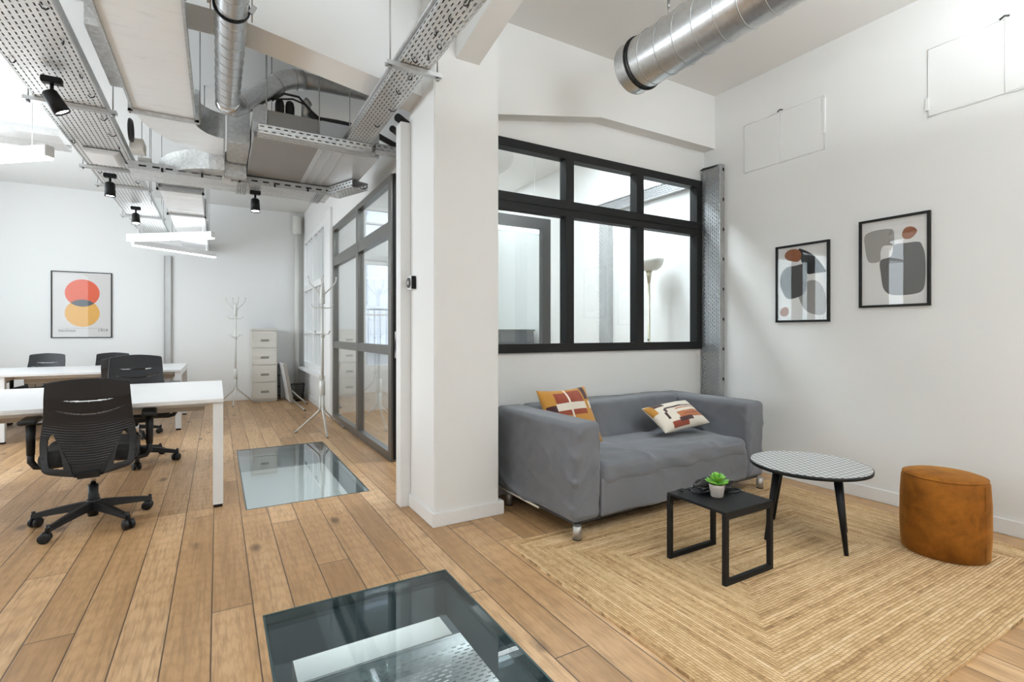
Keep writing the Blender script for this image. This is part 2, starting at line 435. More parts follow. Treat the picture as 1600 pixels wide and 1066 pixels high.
M['brick'] = mat_fabric('brick_red_yarn', (.23,.040,.015), 600, .95, .1, 6, .2)
M['plum'] = mat_fabric('plum_yarn', (.045,.011,.012), 600, .95, .1, 6, .2)
M['ecru'] = mat_fabric('ecru_cotton', (.69,.62,.52), 600, .95, .06, 6, .2)
M['terra'] = mat_fabric('terracotta_yarn', (.36,.115,.035), 600, .95, .1, 6, .2)
M['leaf'] = plain('succulent_leaf', (.13,.36,.035), .4, 0, .35, 45, 0, 100, **{'Subsurface Weight': .1})
M['pot'] = plain('grey_cement', (.42,.37,.33), .9, 0, .15, 60, .3, 140)
M['soil'] = plain('potting_soil', (.03,.02,.015), .95, 0, .3, 80, .4)
M['cable'] = plain('black_cable_rubber', (.010,.010,.010), .45, 0, .1)
M['lampglass'] = plain('opal_lampshade', (.78,.77,.72), .35, 0, .02)
M['lampmetal'] = plain('champagne_metal', (.52,.50,.38), .35, .7, .05)
M['darkcab'] = plain('slate_cabinet', (.055,.065,.075), .22, 0, .08)
M['mesh'] = plain('black_wire_mesh', (.012,.012,.012), .5, .3, .1)
M['pitwall'] = plain('grey_blue_boards', (.13,.155,.17), .7, 0, .3, 2.2, .3, 20)
M['concrete'] = plain('pale_concrete', (.66,.655,.63), .8, 0, .12, 2.0, .2, 30)
M['lowfloor'] = plain('grey_lower_floor', (.30,.34,.36), .7, 0, .2, 1.5)
M['fcu'] = plain('grey_duct_board', (.30,.29,.275), .55, .25, .06, 2.5)
M['fcul'] = plain('pale_duct_board', (.62,.63,.64), .38, .5, .07, 2.5)
M['insul'] = plain('black_pipe_insulation', (.03,.03,.03), .8, 0, .2, 30)
M['pvc'] = plain('cream_pipe_paint', (.70,.69,.65), .5, 0, .03)
M['facade'] = plain('pale_facade', (.62,.68,.80), .9, 0, .1, .7)
M['facwin'] = plain('facade_window', (.28,.34,.46), .2, 0, .1)
M['iron'] = plain('balcony_iron', (.25,.28,.36), .5, .3, .1)
M['anth'] = plain('anthracite_base', (.045,.047,.05), .5, .2, .1)

# ------------------------------------------------------------------ dimensions
XR, XL, YB, YF, ZC = 3.955, -3.7, 9.92, -2.6, 3.345
XP = 1.365                      # glazed partition plane
GX0, GX1 = .163, .970           # floor glass, x range
GN = (.376, 2.316); GF = (3.755, 5.70)

# ------------------------------------------------------------------ setting
def setting():
    m = MB()
    xs = [XL-.1, GX0, GX1, XR+.1]; ys = [YF-.1, GN[0], GN[1], GF[0], GF[1], YB+.1]
    for i in range(3):
        for j in range(5):
            if i == 1 and j in (1, 3): continue
            m.box(xs[i], xs[i+1] if not (i == 2 and j == 4) else XP+.11, ys[j], ys[j+1], -.045, 0)
    m.box(XP+.11, XR+.1, GF[1], 7.74, -.045, 0)
    struct(m.build('floor', M['floor']))
    struct(MB().box(XL-.1, XR+.1, YF-.1, 7.74, ZC, ZC+.1).box(XL-.1, XP+.11, 7.74, YB+.1, ZC, ZC+.1).build('ceiling', M['ceil']))
    struct(MB().box(XR, XR+.12, YF, 7.74, 0, ZC).build('wall_right', M['wall']))
    struct(MB().box(XL, XP+.12, YB, YB+.12, 0, ZC).build('wall_back', M['wall']))
    struct(MB().box(XL-.12, XL, YF, YB, 0, ZC).build('wall_left', M['wall']))
    struct(MB().box(XL, XR, YF-.12, YF, 0, ZC).build('wall_front', M['wall']))
    # wall holding the black interior window
    m = MB(); y0, y1 = 3.189, 3.30
    m.box(1.565, XR, y0, y1, 0, 1.02); m.box(1.565, XR, y0, y1, 2.583, ZC); m.box(3.91, XR, y0, y1, 1.02, 2.583)
    struct(m.build('wall_window', M['wall']))
    struct(MB().box(1.125, 1.567, 2.855, 3.31, 0, ZC).build('wall_column', M['wall'], bevel=.006))
    # concrete beams with haunches running into the column
    struct(MB().prism([(1.567,2.665),(2.607,2.863),(XR,2.863),(XR,ZC),(1.567,ZC)], 3.069, 3.188, 'y').build('trim_1', M['ceil']))
    struct(MB().prism([(1.125,2.68),(0.02,2.862),(XL,2.862),(XL,ZC),(1.125,ZC)], 3.069, 3.33, 'y').build('trim_2', M['beam']))
    struct(MB().prism([(2.855,2.858),(1.9,3.05),(YF,3.05),(YF,ZC),(2.855,ZC)], 1.267, 1.425, 'x').build('trim_3', M['ceil']))
    # white door casing behind the column
    struct(MB().box(1.056, 1.125, 3.285, 3.385, 0, 2.585).build('trim_4', M['trim'], bevel=.003))
    # partition wall: above the glazing, beyond it and round the white window
    m = MB(); x0, x1 = XP, XP+.11
    m.box(x0, x1, 3.31, YB, 2.825, ZC); m.box(x0, x1, 3.31, 7.70, 2.61, 2.825)
    m.box(x0, x1, 7.175, 7.70, 0, 2.61); m.box(x0, x1, 9.78, YB, 0, 2.825); m.box(x0, x1, 7.70, 9.78, 0, .56)
    struct(m.build('wall_partition', M['wall']))
    struct(MB().box(XP-.03, XP, 7.24, 7.62, 0, 2.9).build('trim_5', M['trim'], bevel=.004))
    # meeting room far wall with two windows
    m = MB(); y0, y1 = 7.62, 7.74
    wx0, wx1 = 1.86, 2.75
    m.box(XP+.11, wx0, y0, y1, 0, ZC); m.box(wx1, XR, y0, y1, 0, ZC)
    m.box(wx0, wx1, y0, y1, 0, .62); m.box(wx0, wx1, y0, y1, 2.26, 2.56); m.box(wx0, wx1, y0, y1, 3.08, ZC)
    struct(m.build('wall_meeting', M['wall']))
    # baseboards
    def bb(name, *bx): 
        m = MB()
        for b in bx: m.box(*b)
        struct(m.build(name, M['trim'], bevel=.003))
    bb('baseboard_right', (XR-.014, XR, YF, 3.18, 0, .09))
    bb('baseboard_column', (1.111,1.60,2.841,2.8555,0,.085), (1.111,1.1255,2.8555,3.285,0,.085), (1.5665,1.60,2.8555,2.90,0,.085))
    bb('baseboard_back', (XL, XP-.002, YB-.014, YB, 0, .10))
    bb('baseboard_partition', (XP-.014, XP, 7.63, YB-.015, 0, .10))
    bb('baseboard_window', (1.61, XR-.015, 3.175, 3.189, 0, .09))
    # lower level under the floor glass
    m = MB()
    for (a, b) in (GN, GF):
        m.box(GX0-.05, GX0-.004, a-.05, b+.05, -.225, -.046); m.box(GX1+.004, GX1+.05, a-.05, b+.05, -.225, -.046)
        m.box(GX0-.004, GX1+.004, b+.004, b+.05, -.225, -.046); m.box(GX0-.004, GX1+.004, a-.05, a-.004, -.225, -.046)
    struct(m.build('trim_6', M['pitwall']))
    m = MB(); m.box(-1.2, 3.2, -1, 7.5, -2.3, -2.2)
    struct(m.build('floor_lower', M['lowfloor']))
    m = MB(); m.box(-1.3,-1.2,-1,7.5,-2.3,-.05); m.box(3.2,3.3,-1,7.5,-2.3,-.05); m.box(-1.2,3.2,7.4,7.5,-2.3,-.05); m.box(-1.2,3.2,-1.1,-1,-2.3,-.05)
    struct(m.build('wall_lower', M['concrete']))
    struct(MB().box(-1.2, 3.2, 3.0, 3.1, -2.2, -.05).build('wall_lower_divider', M['pitwall']))
setting()

def windows():
    # window_1: black framed interior window
    w = struct(thing('window_1', 'black framed interior window of six panes in the wall above the grey sofa', 'window', (2.75,3.19,1.02), 0, None, True))
    y0, y1 = 3.168, 3.25
    m = MB()
    m.box(1.567,3.91,y0,y1,1.02,1.087); m.box(1.567,3.91,y0,y1,2.518,2.583)
    m.box(1.567,3.91,y0+.004,y1,2.072,2.195); m.box(1.567,3.91,y0-.003,y0+.01,2.128,2.136)
    for a, b in ((1.567,1.63),(2.335,2.412),(3.078,3.160),(3.832,3.91)): m.box(a,b,y0,y1,1.087,2.072); m.box(a,b,y0,y1,2.195,2.518)
    m.build('window_frame', M['frame'], w)
    for a, b in ((1.63,2.335),(2.412,3.078),(3.160,3.832)):
        MB().box(a,b,3.205,3.211,1.087,2.072).build('pane', M['glass'], w)
        MB().box(a,b,3.205,3.211,2.195,2.518).build('pane', M['glass'], w)
    # partition: window_2
    w = struct(thing('window_2', 'tall grey framed glass partition of the meeting room beside the coat racks', 'glass partition', (XP,5.83,0), 0, None, True))
    x0, x1 = XP-.012, XP+.06
    m = MB()
    for a, b in ((7.10,7.175),(5.735,5.825),(4.486,4.575)): m.box(x0,x1,a,b,0,2.61)
    for z0, z1 in ((0,.075),(.965,1.055),(2.065,2.19),(2.545,2.61)):
        m.box(x0+.002,x1-.002,4.575,5.735,z0,z1); m.box(x0+.002,x1-.002,5.825,7.10,z0,z1)
    m.build('window_frame', M['gframe'], w)
    m = MB(); m.box(x0+.02,x1+.012,4.470,4.4865,.02,2.61); m.build('door_jamb', M['frame'], w)
    m = MB(); m.box(x0+.028,x1-.006,4.466,4.4705,.94,1.18); m.build('strike_plate', M['chrome'], w)
    for a, b in ((4.575,5.735),(5.825,7.10)):
        for z0, z1 in ((.075,.965),(1.055,2.065),(2.19,2.545)):
            MB().box(XP+.020,XP+.026,a,b,z0,z1).build('pane', M['pglass'], w)
    # open leaf, swung into the meeting room
    d = struct(thing('door_1', 'dark framed glass door leaf standing open behind the interior window', 'door', (1.43,3.55,0), 0, None, True))
    m = MB(); y0, y1 = 3.53, 3.585
    m.box(1.43,1.51,y0,y1,.01,2.13); m.box(2.36,2.44,y0,y1,.01,2.13); m.box(1.51,2.36,y0,y1,2.045,2.13); m.box(1.51,2.36,y0,y1,.01,.10); m.box(1.51,2.36,y0,y1,.965,1.05)
    m.build('door_frame', M['anth'], d)
    MB().box(1.51,2.36,3.555,3.560,1.05,2.045).build('pane', M['glass'], d); MB().box(1.51,2.36,3.555,3.560,.10,.965).build('pane', M['glass'], d)
    MB().tube([(2.40,3.53,1.0),(2.40,3.49,1.0),(2.30,3.49,1.0)], .009, 8).build('door_handle', M['chrome'], d)
    # white multi pane window beyond the partition
    w = struct(thing('window_3', 'tall white wooden window with narrow bars beside the back corner', 'window', (XP,8.74,.56), 0, None, True))
    m = MB(); x0, x1 = XP-.02, XP+.05
    for a, b in ((7.70,7.77),(8.68,8.80),(9.71,9.78)): m.box(x0,x1,a,b,.56,2.825)
    for a, b in ((7.77,8.68),(8.80,9.71)):
        for z0, z1 in ((.56,.66),(1.155,1.185),(1.90,2.0),(2.745,2.825)): m.box(x0,x1,a,b,z0,z1)
        for k in (1,2): 
            y = a+(b-a)*k/3; m.box(x0+.01,x1-.01,y-.016,y+.016,.66,2.745)
    m.build('window_frame', M['trim'], w)
    MB().box(XP-.11,XP+.02,7.64,9.82,.52,.56).build('window_sill', M['trim'], w)
    for a, b in ((7.77,8.68),(8.80,9.71)): MB().box(XP+.02,XP+.025,a,b,.66,2.745).build('pane', M['glass'], w)
    # meeting room windows
    for nm, z0, z1, lb in (('window_4', .62, 2.26, 'tall white window in the meeting room seen through the glass partition'), ('window_5', 2.56, 3.08, 'small high window above the tall one, seen through the partition top panes')):
        w = struct(thing(nm, lb, 'window', (2.3,7.66,z0), 0, None, True))
        m = MB(); y0, y1 = 7.63, 7.70
        for a, b in ((1.86,1.92),(2.27,2.33),(2.69,2.75)): m.box(a,b,y0,y1,z0,z1)
        for a, b in ((1.92,2.27),(2.33,2.69)):
            for c, e in ((z0,z0+.06),((z0+z1)/2-.012,(z0+z1)/2+.012),(z1-.06,z1)): m.box(a,b,y0,y1,c,e)
        m.build('window_frame', M['trim'], w)
        for a, b in ((1.92,2.27),(2.33,2.69)): MB().box(a,b,7.66,7.665,z0+.06,z1-.06).build('pane', M['glass'], w)
windows()

# ------------------------------------------------------------------ outside, seen through the meeting room window
def outside():
    b = thing('building', 'pale building with small windows, seen through the meeting room window', 'building', (2.9,13.1,-3), 0, None, True)
    m = MB(); m.box(-.6,7.5,13.0,14.0,-3,6); m.build('facade', M['facade'], b)
    for zz in (-.6,1.9,4.2):
        for xx in (1.4,2.75,4.1,5.6):
            f = MB().box(xx,xx+.55,12.97,13.02,zz,zz+1.25).build('window', M['facwin'], b)
    m = MB(); m.box(.0,7,12.5,13.0,.75,.87); m.build('balcony_slab', M['facade'], b)
    m = MB(); m.tube([(.0,12.5,1.75),(7,12.5,1.75)], .025, 6)
    for k in range(46): m.tube([(k*.15+.05,12.5,.87),(k*.15+.05,12.5,1.75)], .011, 5)
    m.build('balcony_railing', M['iron'], b)
outside()

# ------------------------------------------------------------------ floor glass
def floor_glass():
    for (a, b), mt, lb in ((GN, M['fglass'], 'large dark blue walk-on glass panel in the floor in the foreground'), (GF, M['fglassf'], 'pale reflecting walk-on glass panel in the floor by the coat rack')):
        t = thing('floor_glass', lb, 'glass floor panel', ((GX0+GX1)/2,(a+b)/2,0), 0, None, True)
        MB().box(GX0+.006, GX1-.006, a+.006, b-.006, -.032, -.001).build('glass_pane', mt, t)
        m = MB()
        m.box(GX0-.003,GX0+.005,a-.003,b+.003,-.045,.0012); m.box(GX1-.005,GX1+.003,a-.003,b+.003,-.045,.0012)
        m.box(GX0+.005,GX1-.005,a-.003,a+.005,-.045,.0012); m.box(GX0+.005,GX1-.005,b-.005,b+.003,-.045,.0012)
        m.build('edge_strip', M['gedge'], t)
    # things on the lower level under the near panel
    o = MB().box(.300,1.02,2.345,2.545,-.60,-.345).build('concrete_beam', M['concrete'], None, (.66,2.44,-.6))
    tag(o, 'pale concrete beam below the near floor glass panel', 'beam')
    o = MB().box(.30,1.02,1.55,1.80,-.60,-.40).build('concrete_beam', M['concrete'], None, (.66,1.67,-.6))
    tag(o, 'pale concrete ledge under the near floor glass, nearest the bottom edge', 'beam')

# ------------------------------------------------------------------ cable trays
def tray_mesh(length, width, side, uvscale=1.0):
    """U shaped tray along local x, open upward; uv in metres"""
    bm = bmesh.new(); uv = bm.loops.layers.uv.new('UV')
    def quad(ps, us):
        f = bm.faces.new([bm.verts.new(p) for p in ps])
        for l, u in zip(f.loops, us): l[uv].uv = u
    L, w = length/2, width/2
    n = max(1, round(width/.022)); W = n*.022
    quad([(-L,-w,0),(L,-w,0),(L,w,0),(-L,w,0)], [(0,0),(length,0),(length,W),(0,W)])
    for sg in (-1,1):
        quad([(-L,sg*w,0),(L,sg*w,0),(L,sg*w,side),(-L,sg*w,side)], [(0,.022-.0),(length,.022),(length,.022+.022*max(1,round(side/.03))),(0,.022+.022*max(1,round(side/.03)))])
        quad([(-L,sg*w,side),(L,sg*w,side),(L,sg*(w-.012),side),(-L,sg*(w-.012),side)], [(0,.0005),(length,.0005),(length,.001),(0,.001)])
    me = bpy.data.meshes.new('tray'); bm.to_mesh(me); bm.free(); return me
def cable_tray(label, a, b, width, side=.05, mat='perf', cat='cable tray', rods=(), struts=(), roll=None, parent_name='cable_tray', zr=ZC, strut_w=None, shade_lid=True):
    """a, b: ends of the tray's bottom centre line"""
    a = Vector(a); b = Vector(b); c = (a+b)/2; t = (b-a).normalized(); L = (b-a).length
    root = thing(parent_name, label, cat, c)
    tr = bpy.data.objects.new('tray', tray_mesh(L, width, side)); tr.data.materials.append(M[mat]); COL.objects.link(tr); tr.parent = root
    if roll is None: up = Vector((0,0,1))
    else: up = Vector(roll)
    n = up.cross(t).normalized(); up = t.cross(n)
    rot = Matrix((t, n, up)).transposed(); tr.rotation_euler = rot.to_euler()
    root['_org'] = list(c)
    if shade_lid:
        m = MB(); m.bar(a+up*(side+.003), b+up*(side+.003), width, .004, up); m.build('shade_cover', M['shade_lid'], root)  # unseen lid, added to shut out light so the slots look dark
    for q in struts:                      # channel bars carrying the tray
        p = a + t*q; sw = strut_w or width/2+.07
        m = MB(); z = -.024
        m.bar(p - n*sw + up*z, p + n*sw + up*z, .04, .004, up); 
        for sg in (-1,1): m.bar(p - n*sw + up*(z+.010) + t*sg*.019, p + n*sw + up*(z+.010) + t*sg*.019, .003, .022, up)
        m.build('strut', M['steel'], root)
        for sg in (-1,1):
            e = p + n*sg*(sw-.022)
            mm = MB(); mm.tube([e + up*-.034, Vector((e.x, e.y, zr-.002))], .004, 6); mm.lathe([(.011,-.040),(.011,-.028)], e, 8); mm.build('threaded_rod', M['rod'], root)
    return root

def ties(root, pts):
    """little black cable ties / clips hanging under a tray"""
    m = MB()
    for p in pts:
        p = Vector(p); a = random.uniform(0, 6.28); L = random.uniform(.012,.024)
        d = Vector((math.cos(a), math.sin(a), 0))
        m.tube([p - d*L, p - d*L*.3 + Vector((0,0,-.014)), p + d*L*.5 + Vector((0,0,-.010)), p + d*L], .0035, 5)
    split_build(m, 'cable_tie', M['cable'], root)

def trays():
    # wide tray over the desks
    r = cable_tray('wide perforated cable tray hung over the desks, running to the back wall', (-.785,1.6,2.6), (-.785,9.55,2.6), .335, .055, 'perfL', struts=(2.50,3.93,4.54,6.02,7.4), strut_w=.225)
    m = MB(); m.box(-.958,-.952,1.6,9.55,2.60,2.655); m.box(-.618,-.612,1.6,9.55,2.60,2.655); split_build(m, 'side_rail', M['galvd'], r)
    ties(r, [(-.655,2.95+.33*k+random.uniform(-.05,.05),2.597) for k in range(11)] + [(-.93,3.6,2.597),(-.93,4.9,2.597),(-.9,5.7,2.597)])
    # branch to the left
    cable_tray('perforated cable tray branching left from the wide tray near the long lamp', (-3.6,4.80,2.535), (-.955,4.80,2.535), .36, .05, 'perfL', struts=(), shade_lid=False)
    # tray beside the column
    r = cable_tray('narrow perforated cable tray running from overhead down the column side to the ventilation unit', (.925,.2,2.615), (.925,4.0,2.615), .172, .05, 'perf', struts=(2.44,))
    m = MB(); m.tube([(.832,.2,2.655),(.832,3.98,2.655)], .010, 8); m.build('conduit', M['galvd'], r)
    ties(r, [(.93+random.uniform(-.06,.06), y, 2.612) for y in (2.0,2.15,2.28,2.38,2.5,2.56,2.75,2.95,3.2,3.5)])
    # tray crossing under the ventilation unit
    r = cable_tray('perforated cable tray crossing the room below the ventilation unit', (-.62,5.215,2.49), (.94,5.215,2.49), .36, .06, 'perfL', struts=())
    m = MB(); m.box(-.62,.94,5.030,5.036,2.49,2.552); split_build(m, 'side_rail', M['galvd'], r)
    m = MB()
    for k in range(17): m.box(-.55+k*.09,-.50+k*.09,5.0285,5.0305,2.515,2.528)
    split_build(m, 'rail_slot', M['black'], r)
    m = MB()
    for k in range(5): m.box(-.4+k*.28,-.386+k*.28,5.012,5.032,2.488,2.52)
    split_build(m, 'clip', M['black'], r)
    for x in (.19,.84):
        m = MB()
        for dx in (-.04,-.02,0,.02,.04): m.bar((x+dx,5.02,2.484),(x+dx,5.42,2.484),.006,.006)
        for k in range(9): m.bar((x-.045,5.03+k*.048,2.484),(x+.045,5.03+k*.048,2.484),.005,.005)
        m.build('wire_bridge', M['steel'], r)
    m = MB(); m.tube([(.3,5.2,2.49),(.3,5.2,ZC)], .004, 6); m.tube([(-.1,5.2,2.49),(-.1,5.2,ZC)], .004, 6); split_build(m, 'threaded_rod', M['rod'], r)
    cable_tray('short slanting end of the crossing cable tray by the partition wall', (.955,5.13,2.492), (1.13,4.70,2.492), .17, .06, 'perf', struts=())
    # tray along the front of the ventilation unit
    r = cable_tray('short perforated cable tray along the front edge of the ventilation unit', (.24,3.93,2.55), (1.02,3.93,2.55), .115, .06, 'perf', struts=())
    m = MB(); m.tube([(.86,3.90,2.55),(.86,3.90,ZC)], .004, 6); m.tube([(.3,3.96,2.55),(.3,3.96,ZC)], .004, 6); split_build(m, 'threaded_rod', M['rod'], r)
    m = MB(); m.box(.82,1.045,3.86,3.90,2.535,2.549); m.build('strut', M['steel'], r)
    cable_tray('stub of perforated cable tray against the partition wall behind the column', (1.06,3.96,2.585), (1.34,3.96,2.585), .10, .05, 'perf', struts=())
    # upright trays
    r = cable_tray('upright perforated cable tray in the right corner behind the sofa', (3.897,3.07,.02), (3.897,3.07,2.69), .19, .055, 'perfd', roll=(1,0,0), shade_lid=False)
    m = MB(); m.box(3.893,3.952,2.968,2.974,.02,2.69); split_build(m, 'side_rail', M['galvd'], r)
    m = MB()
    for k in range(10): m.box(3.932,3.945,2.962,2.968,.2+k*.27,.225+k*.27)
    split_build(m, 'clip', M['black'], r)
    m = MB(); m.tube([(3.93,3.0,2.69),(3.90,3.16,2.69)], .010, 6); m.tube([(3.90,3.0,2.685),(3.86,3.15,2.67)], .007, 6); split_build(m, 'cable', M['cable'], r)
    r = cable_tray('upright cable tray on the back wall right of the round-shapes poster', (-.702,9.893,.02), (-.702,9.893,2.42), .088, .03, 'perfw', roll=(0,1,0), shade_lid=False)
    m = MB(); m.box(-.750,-.745,9.88,9.918,.02,2.42); m.box(-.659,-.654,9.88,9.918,.02,2.42); split_build(m, 'side_rail', M['galvd'], r)
    r = cable_tray('cable tray on the right wall inside the meeting room, high up behind the window', (3.90,3.32,2.625), (3.90,4.72,2.625), .11, .05, 'perfd', roll=(1,0,0), shade_lid=False)
    m = MB(); m.box(3.893,3.953,3.32,4.72,2.680,2.686); m.box(3.893,3.953,3.32,4.72,2.564,2.570); split_build(m, 'side_rail', M['galvd'], r)
    r = cable_tray('upright cable tray on the right wall inside the meeting room', (3.895,4.545,.02), (3.895,4.545,2.56), .17, .055, 'perf', roll=(1,0,0), shade_lid=False)
    m = MB(); m.box(3.893,3.953,4.456,4.461,.02,2.56); split_build(m, 'side_rail', M['galvd'], r)
    r = cable_tray('perforated cable tray on the lower level below the near floor glass', (.24,2.07,-.36), (1.10,2.07,-.36), .40, .05, 'perf', struts=(), shade_lid=False)
    m = MB(); m.box(.24,1.10,1.868,1.874,-.36,-.30); m.box(.24,1.10,2.264,2.270,-.36,-.30); split_build(m, 'side_rail', M['galvd'], r)
trays(); floor_glass()

# ------------------------------------------------------------------ ventilation
def helix_rings(m, ax, y0, y1, r, pitch, tr=.0035, seg=36):
    """spiral lock seam round a duct lying along y"""
    n = int((y1-y0)/pitch*seg); pts = []
    for k in range(n+1):
        a = 2*PI*k/seg; pts.append((ax[0]+r*math.cos(a), y0+(y1-y0)*k/n, ax[1]+r*math.sin(a)))
    m.tube(pts, tr, 5)
def cylY(m, ax, y0, y1, r, seg=48, cap=False):
    A = [m.bm.verts.new((ax[0]+r*math.cos(2*PI*k/seg), y0, ax[1]+r*math.sin(2*PI*k/seg))) for k in range(seg)]
    B = [m.bm.verts.new((ax[0]+r*math.cos(2*PI*k/seg), y1, ax[1]+r*math.sin(2*PI*k/seg))) for k in range(seg)]
    for k in range(seg):
        f = m.bm.faces.new((A[k],A[(k+1)%seg],B[(k+1)%seg],B[k])); f.smooth = True
    return m
def ring(m, ax, y, r, tr): m.tube([(ax[0]+r*math.cos(2*PI*k/36), y, ax[1]+r*math.sin(2*PI*k/36)) for k in range(36)], tr, 6, True)
def ducts():
    # big open ended duct over the lounge
    ax = (2.24,2.815); r = .150
    d = thing('spiral_duct', 'large open ended round spiral duct hanging above the lounge', 'air duct', (ax[0],1.2,ax[1]), 0, None, True)
    m = MB(); cylY(m, ax, -.6, 2.34, r); cylY(m, ax, -.6, 2.33, r-.004); m.build('duct_pipe', M['duct'], d, norm=False)
    m = MB(); helix_rings(m, ax, -.6, 2.20, r, .128); m.build('seam', M['seam'], d)
    m = MB(); ring(m, ax, 2.34, r, .0035); m.build('end_rim', M['seam'], d)
    m = MB(); ring(m, ax, 2.255, r+.003, .008); ring(m, ax, 2.235, r+.002, .004); split_build(m, 'clamp_ring', M['black'], d)
    m = MB(); m.tube([(2.24,2.05,ax[1]+r),(2.24,2.05,ZC)], .004, 6); m.tube([(2.24,2.05,ax[1]+r+.07),(2.24,2.05,ax[1]+r+.12)], .008, 6); split_build(m, 'hanger_rod', M['rod'], d)
    # small spiral duct over the aisle, bending up to the right
    ax = (.057,2.71); r = .070
    d = thing('spiral_duct', 'slim round spiral duct running over the aisle and bending up to the right', 'air duct', (ax[0],2.6,ax[1]), 0, None, True)
    m = MB(); cylY(m, ax, .2, 3.82, r, 32); m.build('duct_pipe', M['duct'], d, norm=False)
    m = MB(); helix_rings(m, ax, .2, 3.82, r, .105, .0025, 24); m.build('seam', M['seam'], d)
    m = MB(); P = [(.057,3.80,2.71),(.060,3.90,2.71),(.085,3.98,2.73),(.14,4.03,2.78),(.26,4.06,2.89),(.38,4.08,3.00),(.44,4.09,3.045),(.50,4.09,3.07),(.56,4.10,3.08)]
    m.tube(P, [r*1.02]*len(P), 28); m.build('elbow', M['duct'], d)
    m = MB()
    for i in (1,3,5,7):
        p = Vector(P[i]); t = (Vector(P[i+1])-Vector(P[i-1])).normalized(); u = t.cross(Vector((0,0,1))).normalized(); w = t.cross(u)
        m.tube([p+(u*math.cos(2*PI*k/28)+w*math.sin(2*PI*k/28))*r*1.03 for k in range(28)], .003, 5, True)
    split_build(m, 'elbow_seam', M['seam'], d)
    m = MB(); m.tube([(.55,4.10,3.08),(.64,4.10,3.085),(1.34,4.10,3.10)], [.062,.055,.050], 24); m.build('branch_pipe', M['galvd'], d)
    m = MB(); ring(m, ax, 2.72, r+.004, .006); split_build(m, 'clamp_ring', M['black'], d)
    m = MB()
    for sg in (-1,1):
        x = ax[0]+sg*(r+.016); m.bar((x-.008,2.72,2.70),(x+.012*sg,2.72,2.74),.012,.02); m.tube([(x,2.72,2.66),(x,2.72,ZC)], .0035, 6)
    split_build(m, 'hanger', M['rod'], d)
    # rectangular insulated duct with its bend
    z0, z1 = 2.64, 2.83; x0, x1 = -.476, -.140
    d = thing('rectangular_duct', 'wide flat white-clad rectangular duct overhead bending towards the ventilation unit', 'air duct', (-.31,2.5,z0), 0, None, True)
    m = MB(); m.box(x0,x1,.2,4.12,z0,z1); m.build('duct_body', M['foil'], d)
    m = MB()
    for (x, s) in ((x0-.006,-1),(x1+.006,1)): m.box(x-.006,x+.006,.2,4.12,z0-.012,z0+.03)
    m.box(x0-.03,x1+.03,4.10,4.135,z0-.022,z0-.002); m.box(x0-.03,x0-.004,4.10,4.135,z0-.02,z1+.02); m.box(x1+.004,x1+.03,4.10,4.135,z0-.02,z1+.02)
    split_build(m, 'flange', M['galv'], d)
    N = 16; cx, cy = .045, 4.12
    ro = (cx-x0, 4.83-cy); ri = (cx-x1, 4.40-cy)
    m = MB(); pr = []
    for k in range(N+1):
        a = PI/2*k/N
        po = (cx-ro[0]*math.cos(a), cy+ro[1]*math.sin(a)); pi = (cx-ri[0]*math.cos(a), cy+ri[1]*math.sin(a)); pr.append((po, pi))
    for (po, pi), (qo, qi) in zip(pr, pr[1:]):
        V = lambda p, z: m.bm.verts.new((p[0], p[1], z))
        m.bm.faces.new((V(po,z0),V(pi,z0),V(qi,z0),V(qo,z0))); m.bm.faces.new((V(po,z1),V(pi,z1),V(qi,z1),V(qo,z1)))
    bmesh.ops.remove_doubles(m.bm, verts=m.bm.verts, dist=.0005); split_build(m, 'bend_cover', M['foil'], d)
    m = MB()
    for (po, pi), (qo, qi) in zip(pr, pr[1:]):
        V = lambda p, z: m.bm.verts.new((p[0], p[1], z))
        m.bm.faces.new((V(po,z0),V(qo,z0),V(qo,z1),V(po,z1))); m.bm.faces.new((V(pi,z0),V(qi,z0),V(qi,z1),V(pi,z1)))
    bmesh.ops.remove_doubles(m.bm, verts=m.bm.verts, dist=.0005); split_build(m, 'bend_wall', M['galv'], d)
    m = MB()
    for x in (.040,.062):
        m.box(x,x+.010,4.38,4.85,z0-.022,z0-.002); m.box(x,x+.010,4.375,4.398,z0-.02,z1+.02)
    split_build(m, 'joint_flange', M['steel'], d)
    m = MB(); m.box(.072,.215,4.36,4.87,z0-.03,z1+.03); m.build('collar', M['galv'], d)
    m = MB()
    for x, y in ((x0-.02,2.6),(x1+.02,2.6),(x0-.02,4.118),(x1+.035,4.09)): m.tube([(x,y,z0-.03),(x,y,ZC)], .004, 6)
    split_build(m, 'threaded_rod', M['rod'], d)
    m = MB(); m.box(-.572,-.484,3.22,3.95,2.70,2.84); tag(m.build('duct_box', M['galv'], None, (-.53,3.6,2.7)), 'small sheet metal box fixed along the left side of the wide flat duct', 'duct box')
    # second rectangular duct running to the back wall
    z0, z1 = 2.50, 2.68; x0, x1 = -.465, -.130
    d = thing('rectangular_duct', 'flat white-clad duct behind the crossing tray, running to the back wall', 'air duct', (-.3,7.2,z0), 0, None, True)
    m = MB(); m.box(x0,x1,5.62,9.90,z0,z1); m.build('duct_body', M['foil'], d)
    m = MB()
    for y in (5.62,6.75,8.1): m.box(x0-.02,x1+.02,y-.02,y+.02,z0-.02,z0-.002); m.box(x1+.002,x1+.02,y-.02,y+.02,z0-.02,z1+.02); m.box(x0-.02,x0-.002,y-.02,y+.02,z0-.02,z1+.02)
    split_build(m, 'flange', M['galvd'], d)
    m = MB(); pr = []; cx, cy = .05, 5.62; N = 14
    for k in range(N+1):
        a = PI/2*k/N; pr.append(((cx-.515*math.cos(a), cy-.80*math.sin(a)), (cx-.18*math.cos(a), cy-.38*math.sin(a))))
